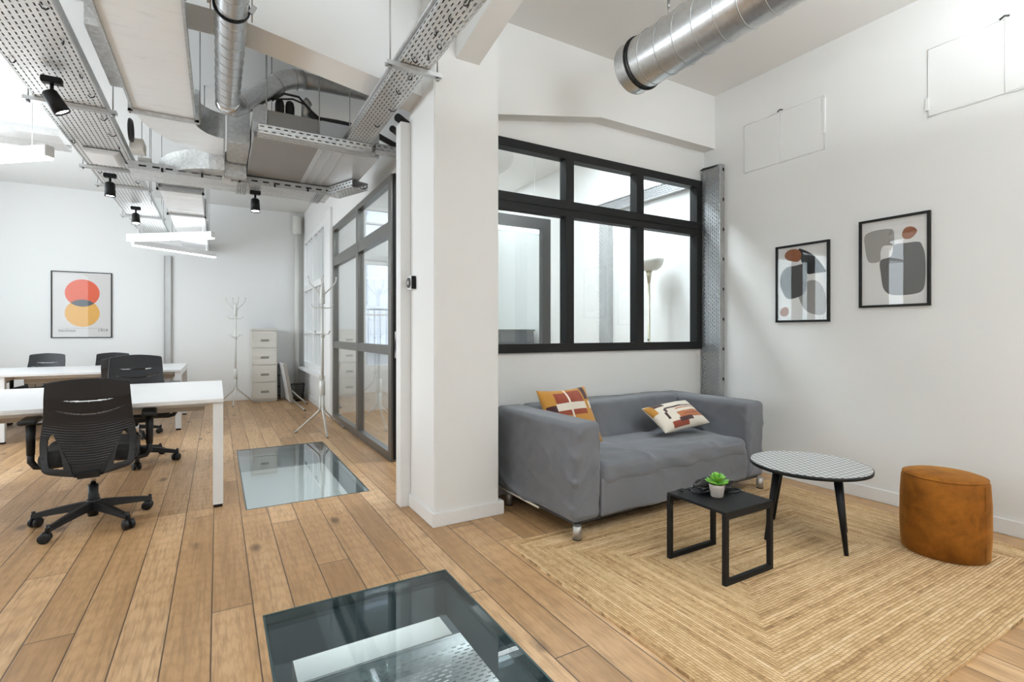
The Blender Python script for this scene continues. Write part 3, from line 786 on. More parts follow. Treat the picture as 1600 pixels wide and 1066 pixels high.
    for (po, pi), (qo, qi) in zip(pr, pr[1:]):
        V = lambda p, z: m.bm.verts.new((p[0], p[1], z))
        for z in (z0+.02, z1): m.bm.faces.new((V(po,z),V(pi,z),V(qi,z),V(qo,z)))
        f = m.bm.faces.new((V(po,z0+.02),V(qo,z0+.02),V(qo,z1),V(po,z1))); f = m.bm.faces.new((V(pi,z0+.02),V(qi,z0+.02),V(qi,z1),V(pi,z1)))
    bmesh.ops.remove_doubles(m.bm, verts=m.bm.verts, dist=.0005)
    m.build('bend', M['galv'], d)
    m = MB(); m.box(.052,.215,4.90,5.20,z0,z1+.02); m.build('collar', M['galv'], d)
    m = MB()
    for x, y in ((x0-.12,6.3),(x0-.03,6.28),(x1+.03,6.8),(x1+.03,8.1)): m.tube([(x,y,z0-.02),(x,y,ZC)], .0035, 6)
    split_build(m, 'threaded_rod', M['rod'], d)
    # fan coil unit
    d = thing('ventilation_unit', 'boxy grey ventilation unit under the ceiling beside the glass partition', 'ventilation unit', (.65,4.6,2.56), 0, None, True)
    m = MB(); m.box(.222,.66,4.03,5.18,2.565,2.78); m.build('casing', M['fcu'], d, bevel=.003)
    m = MB(); m.box(.66,1.12,4.03,5.18,2.563,2.78); m.build('access_panel', M['fcul'], d, bevel=.003)
    m = MB(); m.box(.69,.70,4.06,5.15,2.555,2.564); m.box(.76,.765,4.06,5.15,2.556,2.564); m.box(.84,.845,4.06,5.15,2.557,2.564); split_build(m, 'panel_rib', M['galv'], d)
    m = MB(); m.box(.216,.30,4.015,4.032,2.60,2.80); m.build('front_plate', M['galvd'], d)
    for x in (.40,.47):
        m = MB(); m.lathe([(.028,0),(.032,.02),(.032,.09),(.025,.12),(.012,.13)], (x,4.12,2.78), 16); split_build(m, 'fan_motor', M['insul'], d)
    m = MB(); m.tube([(.58,4.10,2.78),(.58,4.10,2.91),(.60,4.10,2.93)], .034, 12); m.build('drain_stub', M['galvd'], d)
    m = MB(); m.tube([(.60,4.06,2.83),(.66,4.06,2.79),(.8,4.07,2.80),(1.03,4.08,2.80),(1.33,4.3,2.80)], .024, 10); m.tube([(1.02,4.2,2.80),(1.10,4.12,2.90),(1.13,4.1,3.1)], .026, 10); split_build(m, 'insulated_pipe', M['insul'], d)
    m = MB(); m.tube([(.34,4.05,2.86),(.42,4.03,2.92),(.52,4.03,2.92),(.60,4.03,2.84),(.68,4.03,2.78)], .009, 8); m.tube([(.34,4.05,2.87),(.48,4.02,2.89),(.56,4.02,2.87)], .007, 8); split_build(m, 'wiring', M['cable'], d)
    m = MB()
    for x, y in ((.30,4.02),(.66,4.0),(1.02,4.04),(.36,4.3)): m.tube([(x,y,2.6),(x,y,ZC)], .004, 6)
    split_build(m, 'threaded_rod', M['rod'], d)
    m = MB(); m.tube([(1.12,3.55,2.72),(1.34,3.75,2.72)], .03, 10); m.tube([(1.10,3.62,2.66),(1.34,3.85,2.66)], .024, 10)
    tag(m.build('insulated_pipe', M['insul'], None, (1.2,3.7,2.7)), 'pair of black insulated pipes above the door casing behind the column', 'pipe')
    # junction boxes beside the wide tray
    for (x, y, z, lb) in ((-.545,4.95,2.60,'cream junction box beside the wide cable tray, nearer one under the coiled cable'), (-.545,5.45,2.60,'cream junction box beside the wide cable tray, farther one')):
        m = MB(); m.box(x-.045,x+.045,y-.09,y+.09,z,z+.085)
        tag(m.build('junction_box', M['pvc'], None, (x,y,z), bevel=.005), lb, 'junction box', 'junction boxes on the wide tray')
    m = MB()
    for k in range(4): m.tube([(-.565+.002*k,4.70+.075*math.cos(2*PI*i/28)+.008*k,2.69+.075*math.sin(2*PI*i/28)) for i in range(28)], .009, 6, True)
    tag(m.build('cable_coil', M['cable'], None, (-.56,4.7,2.69)), 'coil of black cable hanging on the side of the wide cable tray', 'cable')
    m = MB(); m.prism([(-.88,2.555),(-.70,2.555),(-.66,2.595),(-.90,2.595)], 4.98, 5.30, 'y')
    tag(m.build('emergency_light', M['ledbody'], None, (-.79,5.14,2.555), bevel=.006), 'white boxy emergency light fixed under the wide cable tray', 'emergency light')
    m = MB(); m.box(.035,.10,4.985,5.028,2.47,2.60)
    tag(m.build('junction_box', M['pvc'], None, (.06,5.0,2.47), bevel=.004), 'pale square junction box on the side of the crossing cable tray', 'junction box')
    # drain pipe in the back corner
    d = thing('drain_pipe', 'cream drain pipe with a collar running up the back corner', 'pipe', (1.24,9.83,0), 0, None, True)
    m = MB(); m.tube([(1.24,9.83,0),(1.24,9.83,2.95)], .042, 16); m.build('pipe', M['pvc'], d)
    m = MB(); m.lathe([(.05,2.94),(.075,2.96),(.075,3.25),(.06,3.28)], (1.24,9.83,0), 18); m.build('collar', M['pvc'], d)
ducts()

# ------------------------------------------------------------------ lamps
def lamp_spot(x, y, z, tilt, az, lb):
    t = thing('spotlight', lb, 'spotlight', (x,y,z), 0, 'black track spotlights')
    m = MB(); m.box(-.045,.045,-.022,.022,-.040,-.004); m.build('mount', M['black'], t, bevel=.004)
    m = MB(); m.tube([(0,0,-.04),(0,0,-.10)], .009, 8); m.build('stem', M['black'], t)
    Mx = Matrix.Translation((0,0,-.11)) @ Matrix.Rotation(az,4,'Z') @ Matrix.Rotation(tilt,4,'X')
    m = MB(); m.lathe([(.028,.03),(.036,.02),(.040,-.09),(.037,-.09),(.034,-.07)], (0,0,0), 24, Mx); m.build('head', M['black'], t)
    m = MB(); m.lathe([(.033,-.079),(.033,-.082)], (0,0,0), 24, Mx); m.build('lens', M['spot'], t)
    l = bpy.data.lights.new('spot_beam','SPOT'); l.energy = 18; l.spot_size = 1.2; l.spot_blend = .6; l.shadow_soft_size = .03
    o = bpy.data.objects.new('spot_beam', l); COL.objects.link(o); o.parent = t
    o.matrix_local = Mx @ Matrix.Translation((0,0,-.10))
lamp_spot(-.785,3.66,2.575, R(30), R(-78), 'black spotlight under the wide cable tray, nearest one, tilted with a glowing lens')
lamp_spot(-.80,5.50,2.545, 0, 0, 'black spotlight beside the white emergency light, pointing straight down')
lamp_spot(-.785,6.95,2.575, R(-14), R(10), 'black spotlight under the wide tray, the farthest, above the pendant lamps')
lamp_spot(.30,5.215,2.485, R(-8), 0, 'black spotlight under the crossing tray, set apart to the right of the others')
def led(a, b, z, lb, grp=None):
    a = Vector((*a, z)); b = Vector((*b, z)); c = (a+b)/2; L = (b-a).length; ang = math.atan2(b.y-a.y, b.x-a.x)
    t = thing('linear_pendant_lamp', lb, 'pendant lamp', c, ang, grp)
    m = MB(); m.box(-L/2,L/2,-.03,.03,.012,.085); m.build('housing', M['ledbody'], t, bevel=.003)
    m = MB(); m.box(-L/2+.004,L/2-.004,-.027,.027,0,.0115); m.build('diffuser', M['led'], t)
    up = bpy.data.lights.new('upward_fill','AREA'); up.shape = 'RECTANGLE'; up.size = L-.04; up.size_y = .05; up.energy = 2; up.color = (.90,.96,1)  # upward fill light added on the housing to brighten ceiling and upper walls
    uo = bpy.data.objects.new('upward_fill', up); COL.objects.link(uo); uo.parent = t; uo.location = (0,0,.088); uo.rotation_euler = (PI,0,0)
    for sx in (-.38,.38): MB().tube([(sx*L,0,.085),(sx*L,0,ZC-z-.001)], .0015, 5).build('suspension_wire', M['rod'], t)
led((-.955,7.768),(-.046,7.041), 2.3, 'white linear pendant lamp above the far desk, the upper one, sloping up to the right', 'linear pendant lamps')
led((-.954,8.138),(-.033,8.832), 2.3, 'white linear pendant lamp above the far desk, lower in view, sloping down to the right', 'linear pendant lamps')
led((-1.83,5.08),(-.94,4.34), 2.3, 'white linear pendant lamp at the left edge above the front desk', 'linear pendant lamps')
led((2.30,4.78),(3.19,4.78), 2.30, 'white linear pendant lamp inside the meeting room behind the interior window', 'linear pendant lamps')

# ------------------------------------------------------------------ pictures
def blob(pts, n=10):
    """smooth closed curve through points"""
    o = []; N = len(pts)
    for i in range(N):
        p0, p1, p2, p3 = (Vector(pts[(i+k-1) % N]) for k in range(4))
        for j in range(n):
            t = j/n
            o.append(.5*((2*p1) + (p2-p0)*t + (2*p0-5*p1+4*p2-p3)*t*t + (3*p1-p0-3*p2+p3)*t*t*t))
    return o
def art_shape(m, poly, y, mi):
    vs = [m.bm.verts.new((p[0], y, p[1])) for p in poly]
    e = [m.bm.edges.new((vs[i], vs[(i+1) % len(vs)])) for i in range(len(vs))]
    r = bmesh.ops.triangle_fill(m.bm, edges=e, use_beauty=True, use_dissolve=False)
    for f in r['geom']:
        if isinstance(f, bmesh.types.BMFace): f.material_index = mi
def picture(label, loc, rz, W, H, fw, shapes, mats, paper, depth=.022, text=None):
    """local x to the viewer's right, z up, -y towards the viewer; loc is the middle of the bottom edge on the wall"""
    t = thing('framed_picture', label, 'picture', loc, rz)
    w = W/2; m = MB()
    m.box(-w,w,-depth,0,0,fw); m.box(-w,w,-depth,0,H-fw,H); m.box(-w,-w+fw,-depth,0,fw,H-fw); m.box(w-fw,w,-depth,0,fw,H-fw)
    m.build('frame', M['frame'], t)
    m = MB(); m.box(-w+fw,w-fw,-depth+.014,-.001,fw,H-fw)
    iw, ih = W-2*fw, H-2*fw
    for k, (mi, poly) in enumerate(shapes):
        art_shape(m, [(-w+fw+p[0]*iw, H-fw-p[1]*ih) for p in poly], -depth+.0137-.0003*k, mi)
    pr = m.build('print', [paper]+mats, t, norm=False)
    if text:
        for s, x, z, size in text:
            cu = bpy.data.curves.new('lettering','FONT'); cu.body = s; cu.size = size
            ob = bpy.data.objects.new('lettering_curve', cu); COL.objects.link(ob)
            dg = bpy.context.evaluated_depsgraph_get(); me = bpy.data.meshes.new_from_object(ob.evaluated_get(dg))
            bpy.data.objects.remove(ob)
            lo = bpy.data.objects.new('lettering', me); COL.objects.link(lo); me.materials.clear(); me.materials.append(M['text'])
            lo.parent = pr; lo.rotation_euler = (PI/2,0,0); lo.location = (x, -depth+.0125, z)
    MB().box(-w+fw,w-fw,-depth+.003,-depth+.005,fw,H-fw).build('glass', M['picglass'], t)
def map1(pts):
    o = []
    for x, y in pts:
        s = (x-118)/494; top = 180-55*s; o.append((s, (y-top)/(938-top)))
    return o
def map2(pts):
    o = []
    for x, y in pts:
        s = (x-120)/625; top = 190-105*s; bot = 995-20*s; o.append((s, (y-top)/(bot-top)))
    return o
sh1 = [(1, blob(map1([(335,680),(345,735),(385,815),(450,868),(540,888),(588,868),(598,780),(597,700),(570,605),(525,540),(470,520),(420,535),(360,600)]))),
       (2, blob(map1([(330,188),(400,205),(470,250),(540,330),(596,425),(590,438),(500,448),(420,452),(390,380),(350,290)]))),
       (3, blob(map1([(138,540),(160,430),(220,375),(300,362),(380,350),(412,430),(415,560),(400,640),(340,690),(230,712),(175,655)]))),
       (4, blob(map1([(188,250),(225,200),(300,186),(350,215),(359,270),(330,318),(270,315),(212,297)]))),
       (4, blob(map1([(138,850),(165,806),(212,800),(232,838),(220,883),(180,898),(150,882)])))]
picture('black framed abstract print with a black fan shape, lower left one on the right wall', (XR,2.2635,1.253), R(-90), .417, .614, .016, sh1, [M['lgrey'],M['ink'],M['dgrey'],M['rust']], M['paper'])
sh2 = [(1, blob(map2([(145,320),(195,272),(300,245),(405,238),(437,268),(440,385),(400,398),(335,408),(308,470),(302,555),(215,573),(175,540),(152,430)]))),
       (2, blob(map2([(305,555),(400,515),(428,455),(437,395),(560,375),(665,367),(697,405),(722,510),(724,740),(697,850),(610,885),(480,894),(390,880),(335,820),(312,690)]))),
       (3, blob(map2([(515,285),(540,232),(590,213),(638,232),(650,268),(605,325),(552,338),(520,318)])))]
picture('black framed abstract print with one big grey rounded block on the right wall', (XR,1.6455,1.345), R(-90), .415, .611, .016, sh2, [M['lgrey'],M['mgrey'],M['rust']], M['paper'])
Wp, Hp = .715, 1.0
def circ(cx, cy, rx, ry, n=56): return [(cx+rx*math.cos(2*PI*k/n), cy+ry*math.sin(2*PI*k/n)) for k in range(n)]
rx, ry = .297, .297*Wp/Hp; c1, c2 = .315, .628
h = (c2-c1)/2; al = math.asin(h/ry)
lens = [(.505+rx*math.cos(a), c1+ry*math.sin(a)) for a in [al+(PI-2*al)*k/24 for k in range(25)]] + [(.505+rx*math.cos(a), c2+ry*math.sin(a)) for a in [PI+al+(PI-2*al)*k/24 for k in range(1,24)]]
rule = [(.13,.862),(.88,.862),(.88,.8645),(.13,.8645)]
picture('thin framed poster of overlapping coral and amber circles on the back wall', (-1.7775,YB,1.092), 0, Wp, Hp, .011, [(1,circ(.505,c1,rx,ry)),(2,circ(.505,c2,rx,ry)),(3,lens),(3,rule)], [M['red'],M['orange'],M['slate']], M['postpaper'],
        text=[('bauhaus',-.275,.093,.062),('1919',.185,.093,.062)])

# ------------------------------------------------------------------ wall bits
def wallbits():
    # thermostat
    t = thing('thermostat', 'small white thermostat with a dark round dial on the column side', 'thermostat', (1.125,3.225,1.50), 0, None, True)
    m = MB(); m.box(1.093,1.124,3.185,3.265,1.455,1.545); m.build('body', M['ledbody'], t, bevel=.006)
    m = MB(); m.lathe([(.034,0),(.034,.006),(.024,.007)], (0,0,0), 28, Matrix.Translation((1.0935,3.225,1.50)) @ Matrix.Rotation(-PI/2,4,'Y')); m.build('dial', M['anth'], t)
    m = MB(); m.lathe([(.014,0),(.014,.0085)], (0,0,0), 20, Matrix.Translation((1.0935,3.225,1.50)) @ Matrix.Rotation(-PI/2,4,'Y')); m.build('display', M['alu'], t)
    m = MB(); m.box(1.096,1.1245,3.176,3.185,1.458,1.542); m.build('side_strip', M['black'], t)
    # outlines of blocked openings, high on the right wall
    for (y1, y0, z1, z0, ym, lb) in ((2.765,2.095,2.965,2.555,2.44,'painted-over blocked opening high on the right wall, nearer the corner'), (1.452,.62,2.992,2.56,1.085,'painted-over blocked opening high on the right wall, at the right edge')):
        t = thing('blocked_opening', lb, 'wall patch', (XR,(y0+y1)/2,z0), 0, 'painted-over openings', True)
        m = MB(); m.box(XR-.006,XR+.01,y0,y1,z0,z1); m.build('patch', M['wall'], t, bevel=.004)
        m = MB()
        for (a, b) in (((ym,z0),(ym,z1)),((y1,z0),(y1,z1)),((y0,z0),(y0,z1))): m.tube([(XR-.005,a[0],a[1]),(XR-.005,b[0],b[1])], .0035, 6)
        for z in (z0, z1): m.tube([(XR-.004,y0+(y1-y0)*k/10,z+.004*math.sin(k*2.3)) for k in range(11)], .0035, 6)
        m.build('seam', M['wall'], t)
        m = MB(); m.tube([(XR-.008,ym-.02,z1+.01),(XR-.016,ym,z1+.016),(XR-.010,ym+.022,z1+.006)], .005, 6); m.build('hook', M['anth'], t)
        m = MB(); m.box(XR-.012,XR,y0-.006,y0+.012,z0+.12,z1-.02) if ym > 2 else m.box(XR-.012,XR,y1-.004,y1+.014,z0+.04,z0+.12); m.build('bracket', M['wall'], t)
wallbits()

# ------------------------------------------------------------------ desks
def desk(label, x0, x1, y0, y1, grom=True):
    t = thing('bench_desk', label, 'desk', ((x0+x1)/2,(y0+y1)/2,0), 0, None, True)
    m = MB(); ym = (y0+y1)/2; m.box(x0,x1,y0,y1,.704,.730); m.build('desktop', M['desk'], t, bevel=.0025)
    m = MB()
    for y in (y0+.22,y1-.26): m.box(x0+.09,x1-.09,y,y+.04,.66,.7035)
    for x in (x0+.002,x1-.062): m.box(x,x+.06,y0+.085,y1-.085,.655,.7035)
    m.build('under_frame', M['leg'], t)
    m = MB(); m.box(x0+.09,x1-.12,ym-.16,ym+.16,.585,.60); m.box(x0+.09,x1-.12,ym-.17,ym-.155,.585,.66); m.box(x0+.09,x1-.12,ym+.155,ym+.17,.585,.66); m.build('cable_basket', M['deskunder'], t)
    for x in (x0+.002,x1-.062):
        for y in (y0+.025,y1-.085): 
            m = MB(); m.box(x,x+.06,y,y+.06,.02,.7035); lg = m.build('leg', M['leg'], t, bevel=.002)
            MB().box(x+.005,x+.055,y+.005,y+.055,0,.02).build('foot', M['black'], lg, t['_org'])
    if grom:
        m = MB(); m.box((x0+x1)/2+.12,(x0+x1)/2+.20,ym-.03,ym+.03,.7295,.7315); m.build('cable_flap', M['leg'], t)
desk('white bench desk nearest the camera at the left edge', -1.60, .035, 3.885, 5.37)
desk('white bench desk at the back, nearer the coat rack of its row', -1.99, -.375, 7.22, 8.64)
desk('white bench desk at the back left, cut by the left edge of the view', -3.62, -1.995, 7.22, 8.64)

# ------------------------------------------------------------------ office chair
def make_chair(label):
    t = thing('office_chair', label, 'chair', (0,0,0), 0, 'black office chairs')
    # star base
    m = MB(); m.lathe([(.026,.055),(.034,.07),(.036,.145),(.030,.15)], (0,0,0), 20); hub = m.build('hub', M['plast'], t)
    for k in range(5):
        a = R(18+72*k); d = Vector((math.cos(a), math.sin(a), 0)); n = Vector((-d.y, d.x, 0))
        m = MB(); V = []
        for q in range(7):
            u = q/6; r = .02+.29*u; zt = .138-.052*u**1.3; h = .052-.024*u; w = .026-.010*u
            V.append([m.bm.verts.new(d*r + n*(s*w) + Vector((0,0,zt - c*h))) for s, c in ((-1,1),(1,1),(.75,0),(-.75,0))])
        for A, B in zip(V, V[1:]):
            for i in range(4): m.bm.faces.new((A[i],A[(i+1)%4],B[(i+1)%4],B[i]))
        m.bm.faces.new(V[0][::-1]); m.bm.faces.new(V[-1])
        lg = m.build('base_leg', M['plast'], t, bevel=.003)
        m = MB(); p = d*.302; ca = a + R(60+50*k); ax = Vector((math.cos(ca), math.sin(ca), 0)); c = p + Vector((-ax.y, ax.x, 0))*.014
        for sg in (-1,1):
            Mx = Matrix.Translation((c.x+ax.x*sg*.017, c.y+ax.y*sg*.017, .030)) @ Matrix.Rotation(ca,4,'Z') @ Matrix.Rotation(PI/2,4,'Y')
            m.lathe([(.010,-.011),(.026,-.0105),(.030,-.006),(.030,.006),(.026,.0105),(.010,.011)], (0,0,0), 20, Mx)
        m.tube([(p.x,p.y,.10),(p.x,p.y,.055)], .010, 8); m.box(c.x-.008,c.x+.008,c.y-.008,c.y+.008,.026,.062)
        m.build('caster', M['plast'], lg)
    m = MB(); m.tube([(0,0,.045),(0,0,.24)], .026, 16); m.tube([(0,0,.24),(0,0,.36)], .014, 14); g = m.build('gas_lift', M['plast'], t)
    MB().tube([(0,0,.241),(0,0,.352)], .0155, 14).build('lift_rod', M['chrome'], g)
    m = MB(); m.rbox(-.09,.09,-.15,.12,.355,.405,.012,.05); m.bar((0,-.12,.375),(0,-.27,.355),.10,.03); m.tube([(.09,.03,.375),(.27,.03,.372)], .007, 8); m.tube([(-.09,.0,.375),(-.24,.0,.37)], .007, 8); m.build('mechanism', M['plast'], t)
    m = MB(); m.rbox(-.232,.232,-.205,.245,.405,.495,.040,.03, lambda p, n: .012*(1-(p.x/.25)**2)*n.z if n.z > 0 else 0); m.build('seat', M['seat'], t)
    # shell back
    z0, Hh = .345, .575
    def hw(v):
        if v < .10: return .212 - .085*(1-math.sqrt(max(0,1-((.10-v)/.10)**2)))
        w = .212 + .010*math.sin(PI*min(1,(v-.10)/.5)) - .022*max(0,(v-.35)/.65)
        if v > .965: w -= .018*(1-math.sqrt(max(0,1-((v-.965)/.035)**2)))
        return w
    def uin(v): return .36+.37*max(0,min(1,(v-.10)/.33))**1.25
    def lumb(u, v): return abs(u) < uin(v) if v < .44 else v < .58
    def P(a, v):
        u = 2*a-1; x = u*hw(v)
        y = -.262 + .055*u*u*(.4+.6*math.sin(PI*min(1,v*1.1+.1))) - .055*max(0,v-.45)**1.2 + .022*math.sin(PI*min(1,v/.8)) + .05*max(0,.16-v)**1.0
        sv = max(0,(v-.6)/.4); z = z0 + Hh*v - .016*u*u*sv*sv + .02*u*u*max(0,1-v/.25)**2
        if .12 < v < .56 and lumb(u, v):
            q = z*1.0 + .03*math.cos(u*1.6); y -= .0016*math.sin(2*PI*q/.0145) * min(1,(.56-v)/.05)
        if v < .42 and abs(u) < uin(v)+.02: y += .018*(1-v/.42)
        return (x, y, z)
    def keep(a, v):
        u = 2*a-1; au = abs(u)
        # two big openings beside the lumbar panel
        top = .445 - 1.6*max(0,au-.78)**2*9 - 2.0*max(0,.74-au)**2*4
        bot = .095 + .05*max(0,au-.6)
        if bot < v < top and uin(v) < au < .85 - .5*max(0,.16-v): return False
        # curved slits across the upper back
        s1 = .768+.045*u*u
        if abs(v-s1) < .0085*max(0,1-(u/.62)**4): return False
        s2 = .635+.095*u*u
        if abs(v-s2) < .0065*max(0,1-(u/.88)**4): return False
        return True
    m = MB(); m.grid(130, 210, P, keep)
    bmesh.ops.recalc_face_normals(m.bm, faces=m.bm.faces)
    bmesh.ops.solidify(m.bm, geom=m.bm.faces[:], thickness=.009)
    for f in m.bm.faces: f.smooth = False
    me_o = m.build('backrest', M['plast2'], t)
    for p in me_o.data.polygons: p.use_smooth = abs(p.normal.y) > .55
    # arms
    for sg in (-1,1):
        m = MB(); x = sg*.285
        m.tube([(sg*.12,.0,.385),(sg*.22,.0,.380),(sg*.265,.0,.388),(x,.0,.42),(x,.0,.47)], [.016,.018,.018,.018,.017], 10)
        m.tube([(x,.0,.46),(x,.0,.655)], [.020,.024], 10)
        arm = m.build('armrest', M['plast'], t)
        MB().rbox(x-.042,x+.042,-.125,.095,.652,.680,.012,.04).build('arm_pad', M['plast'], arm)
    return t
c1 = make_chair('black office chair in front of the nearest desk, back to the camera')
def place(o, x, y, rz, s=1.0, lb=None):
    o.location = (x,y,0); o.rotation_euler = (0,0,rz); o.scale = (s,s,s)
    if lb: o['label'] = lb
place(copy_tree(c1), -.63, 5.63, R(187), 1.045, 'black office chair on the far side of the nearest desk, seen above its top')
place(copy_tree(c1), -.86, 7.06, R(-4), .985, 'black office chair half hidden behind the chair across the nearest desk')
place(copy_tree(c1), -2.0, 8.78, R(176), .97, 'black office chair behind the back desk at the left below the poster')
place(copy_tree(c1), -1.27, 8.80, R(183), .965, 'black office chair behind the back desk, its top showing between poster and wall tray')
place(c1, -.662, 3.985, R(5), .988)

# ------------------------------------------------------------------ back corner things
def filing():
    x0, x1, y0, y1, zt = .495, .885, 9.47, 9.90, 1.235
    t = thing('filing_cabinet', 'tall cream steel filing cabinet with four drawers against the back wall', 'filing cabinet', ((x0+x1)/2,(y0+y1)/2,0), 0, None, True)
    m = MB(); m.box(x0,x1,y0+.02,y1,.02,zt); m.box(x0+.01,x1-.01,y0+.03,y1-.01,0,.02); m.box(x0-.004,x1+.004,y0-.004,y1,zt-.028,zt); m.build('body', M['cab'], t, bevel=.003)
    hgt = (zt-.028-.05)/4
    for k in range(4):
        z = .045+k*hgt
        d = MB().box(x0+.012,x1-.012,y0,y0+.0195,z+.005,z+hgt-.005).build('drawer', M['cab'], t, bevel=.003)
        m = MB(); m.box(.69-.062,.69+.062,y0-.010,y0-.0005,z+hgt*.30+.045,z+hgt*.30+.060); m.box(.69-.062,.69+.062,y0-.003,y0-.0004,z+hgt*.30+.02,z+hgt*.30+.045); m.build('handle', M['cabd'], d, t['_org'])
        if k in (1,3): pass
    for z in (zt-.028-hgt-.02,): 
        m = MB(); m.lathe([(.010,0),(.010,.006)], (0,0,0), 12, Matrix.Translation((x1-.045,y0-.0005,z-.03)) @ Matrix.Rotation(PI/2,4,'X')); m.build('lock', M['steel'], t)
filing()
def coat_rack(label, x, y, a0, s=1.0):
    t = thing('coat_rack', label, 'coat rack', (x,y,0), a0, 'white tubular coat racks')
    m = MB(); m.tube([(0,0,.46),(0,0,1.60)], .017, 12); m.lathe([(.012,1.60),(.022,1.61),(.022,1.66),(.010,1.67)], (0,0,0), 12); m.build('pole', M['rack'], t)
    m = MB(); m.lathe([(.024,0),(.032,.01),(.032,.16),(.024,.17)], (0,0,.42), 16); m.lathe([(.020,0),(.026,.005),(.026,.05),(.020,.055)], (0,0,1.08), 14); m.lathe([(.020,0),(.028,.01),(.028,.16),(.02,.17)], (0,0,1.46), 14); m.build('collar', M['rack'], t)
    for k in range(3):
        a = 2*PI*k/3; c, s_ = math.cos(a), math.sin(a)
        m = MB(); m.tube([(.020*c,.020*s_,.47),(.022*c,.022*s_,.30),(.035*c,.035*s_,.25),(.30*c,.30*s_,.012)], .011, 10); lg = m.build('leg', M['rack'], t)
        MB().tube([(.285*c,.285*s_,.026),(.312*c,.312*s_,.002)], .0125, 10).build('foot_cap', M['alu'], lg)
    for k in range(4):
        a = PI/2*k+.4; c, s_ = math.cos(a), math.sin(a)
        m = MB(); m.tube([(.016*c,.016*s_,1.52),(.03*c,.03*s_,1.58),(.12*c,.12*s_,1.68),(.145*c,.145*s_,1.72),(.150*c,.150*s_,1.755)], .008, 8); m.sphere((.150*c,.150*s_,1.762), .013, seg=8); m.build('top_hook', M['rack'], t)
    for z, off in ((1.44,.3),(1.14,1.1)):
        for k in range(4):
            a = PI/2*k+off; c, s_ = math.cos(a), math.sin(a)
            m = MB(); m.tube([(.016*c,.016*s_,z-.02),(.05*c,.05*s_,z-.025),(.09*c,.09*s_,z-.02),(.108*c,.108*s_,z+.005)], .006, 8); m.sphere((.110*c,.110*s_,z+.012), .010, seg=8); m.build('side_hook', M['rack'], t)
    t.scale = (s,s,s)
coat_rack('white tubular coat rack left of the cream filing cabinet', .25, 9.34, R(262), .985)
coat_rack('white tubular coat rack beside the glass partition, the nearer one', 1.055, 6.20, R(150), 1.03)
def folded():
    t = thing('folding_table', 'folded white table leaning beside the filing cabinet with its legs out', 'folding table', (1.03,9.35,0), 0, None, True)
    m = MB(); P = [(1.03,.02),(1.055,.02),(.945,.66),(.92,.66)]
    m.prism([P[0],P[1],P[2],P[3]], 9.05, 9.66, 'y'); m.build('tabletop', M['desk'], t)
    m = MB(); m.bar((1.063,9.045,.012),(.953,9.045,.66),.05,.014,(0,1,0)); m.bar((1.063,9.665,.012),(.953,9.665,.66),.05,.014,(0,1,0)); m.bar((.97,9.04,.65),(.97,9.40,.65),.03,.03); split_build(m, 'edge_frame', M['alu'], t)
    for k, q in enumerate((((1.05,9.02,.22),(1.262,8.80,.008)), ((1.075,9.0,.06),(1.128,8.05,.008)))):
        m = MB(); m.tube([q[0], q[1]], .012, 8); l = m.build('leg', M['alu'], t); MB().tube([Vector(q[1])*.98+Vector(q[0])*.02, q[1]], .0135, 8).build('foot_cap', M['black'], l, t['_org'])
    r = thing('wire_rack', 'narrow dark wire rack standing between filing cabinet and folded table', 'rack', (.935,9.75,0), 0, None, True)
    m = MB()
    for (x, y) in ((.918,9.69),(.95,9.69),(.918,9.86),(.95,9.86)): m.tube([(x,y,0),(x-.012,y,.62)], .007, 6)
    m.build('upright', M['anth'], r)
    m = MB()
    for z in (.06,.22,.42,.58):
        for k in range(5): m.bar((.905,9.69+.042*k,z),(.955,9.69+.042*k,z),.005,.005)
    m.build('shelf_wire', M['anth'], r)
    b = thing('wastebasket', 'small black wire mesh wastebasket in the back corner under the white window', 'wastebasket', (1.19,9.36,0), 0, None)
    m = MB(); n = 30
    for k in range(n):
        a = 2*PI*k/n; m.tube([(.085*math.cos(a),.085*math.sin(a),.008),(.112*math.cos(a),.112*math.sin(a),.285)], .0022, 4)
    for z in range(10):
        rr = .085+.027*z/10; m.tube([(rr*math.cos(2*PI*k/24),rr*math.sin(2*PI*k/24),.008+.0277*z) for k in range(24)], .002, 4, True)
    m.build('mesh_body', M['mesh'], b)
    m = MB(); m.tube([(.113*math.cos(2*PI*k/28),.113*math.sin(2*PI*k/28),.287) for k in range(28)], .006, 6, True); m.build('rim', M['black'], b)
    m = MB(); m.lathe([(.088,0),(.088,.01)], (0,0,0), 24); m.build('bottom', M['black'], b)
folded()

